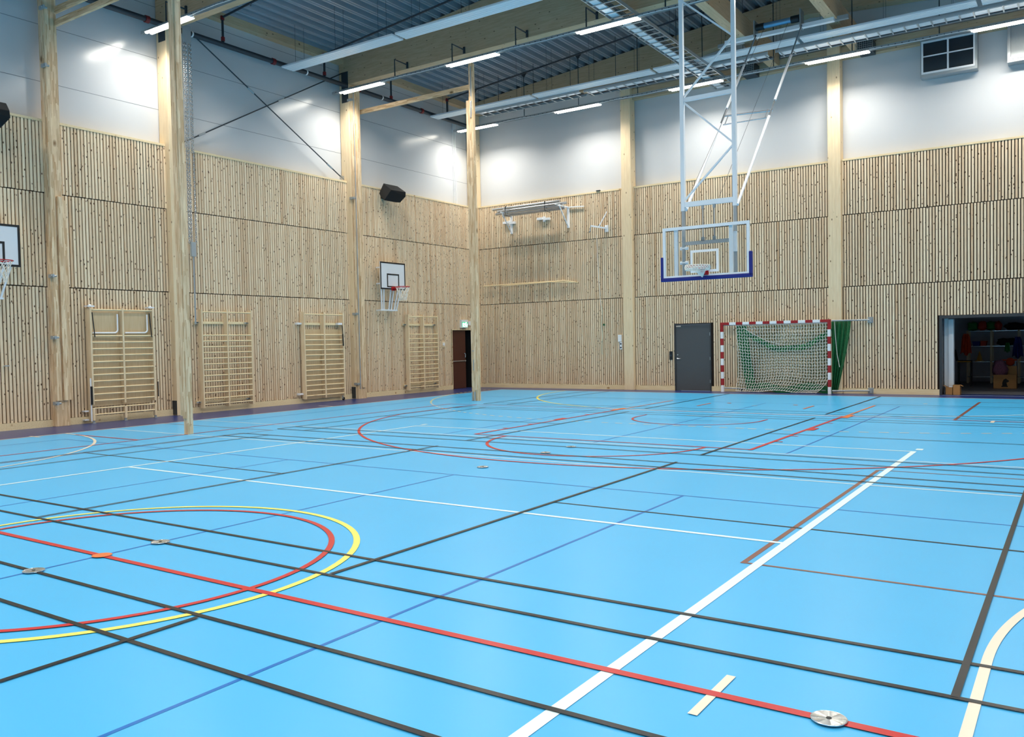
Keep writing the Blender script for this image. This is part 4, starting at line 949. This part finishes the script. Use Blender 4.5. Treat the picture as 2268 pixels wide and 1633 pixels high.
def cloth(name, x0, x1, y, z0, z1, m, label):
    b = MB(); n_ = 16; pts = []
    for j in range(9):
        for i in range(n_+1):
            u = i/n_; v = j/8; xx = (x0+x1)/2+(u-.5)*(x1-x0)*(.45+.55*v**.5); pts.append((xx, y+.05*math.sin(u*22+v)*(.3+v), z1+(z0-z1)*v*(1-.08*math.sin(u*9))))
    b.add(pts, [(j*(n_+1)+i, j*(n_+1)+i+1, (j+1)*(n_+1)+i+1, (j+1)*(n_+1)+i) for j in range(8) for i in range(n_)])
    o = b.build(name, m); md = o.modifiers.new('thick', 'SOLIDIFY'); md.thickness = .02; tag(o, label, 'sports bib'); return o
cloth('hanging_bibs', 15.0, 15.33, 5.9, .95, 1.6, M_orange, 'orange training bibs hanging at the left end of the shelf')
cloth('hanging_jacket', 16.46, 16.76, 5.6, .85, 1.48, M_bcl, 'dark blue jacket hanging at the right of the store')
cloth('green_bib', 16.26, 16.42, 5.5, 1.02, 1.3, M_gcl, 'bright green bib hanging beside the dark blue jacket')
tag(one('marker_cone', lambda b: (b.tube([(15.5, 6.4, .72), (15.5, 6.4, 1.02)], [.09, .012], 16), b.box(15.38, 15.62, 6.3, 6.52, .7, .72)), M_yel), 'yellow marker cone on the third shelf board', 'cone')
t = thing('ball_basket', (16.4, 5., 0), 'wire trolley with an orange rim and a ball behind the patterned bag', 'trolley')
one('basket', lambda b: (b.tube([(16.18, 4.8, .78), (16.6, 4.8, .78), (16.6, 5.2, .78), (16.18, 5.2, .78)], .015, 6, closed=True), b.tube([(16.2, 4.82, .55), (16.58, 4.82, .55), (16.58, 5.18, .55), (16.2, 5.18, .55)], .01, 6, closed=True)), M_orange, t)
for q in ((16.2, 4.82), (16.58, 4.82), (16.58, 5.18), (16.2, 5.18)): one('leg', lambda b: b.tube([(q[0], q[1], 0), (q[0], q[1], .78)], .012, 6), M_grey, t)
one('base_panel', lambda b: b.box(16.2, 16.58, 4.82, 5.18, .55, .56), M_dgrey, t)
tag(one('basketball', lambda b: b.tube([(16.44, 5, .6+.125*(1-math.cos(PI*i/10))) for i in range(11)], [max(.004, .125*math.sin(PI*i/10)) for i in range(11)], 16), M_orange, smooth=True), 'orange ball in the wire trolley', 'ball')
t = thing('office_chair', (15.25, 4.5, 0), 'dark chair with a yellow edged seat at the left of the store', 'chair')
one('seat', lambda b: b.box(15.08, 15.46, 4.35, 4.75, .73, .79), M_blackm, t, bevel=.02); one('seat_edge', lambda b: b.box(15.09, 15.45, 4.33, 4.35, .74, .77), M_yel, t); one('backrest', lambda b: b.cbox((15.02, 4.55, .95), (.04, .36, .36), 0, -.2), M_blackm, t, bevel=.015)
for q in ((15.1, 4.38), (15.44, 4.38), (15.1, 4.72), (15.44, 4.72)): one('leg', lambda b: b.tube([(q[0], q[1], .0), (q[0], q[1], .73)], .014, 8), M_black, t)
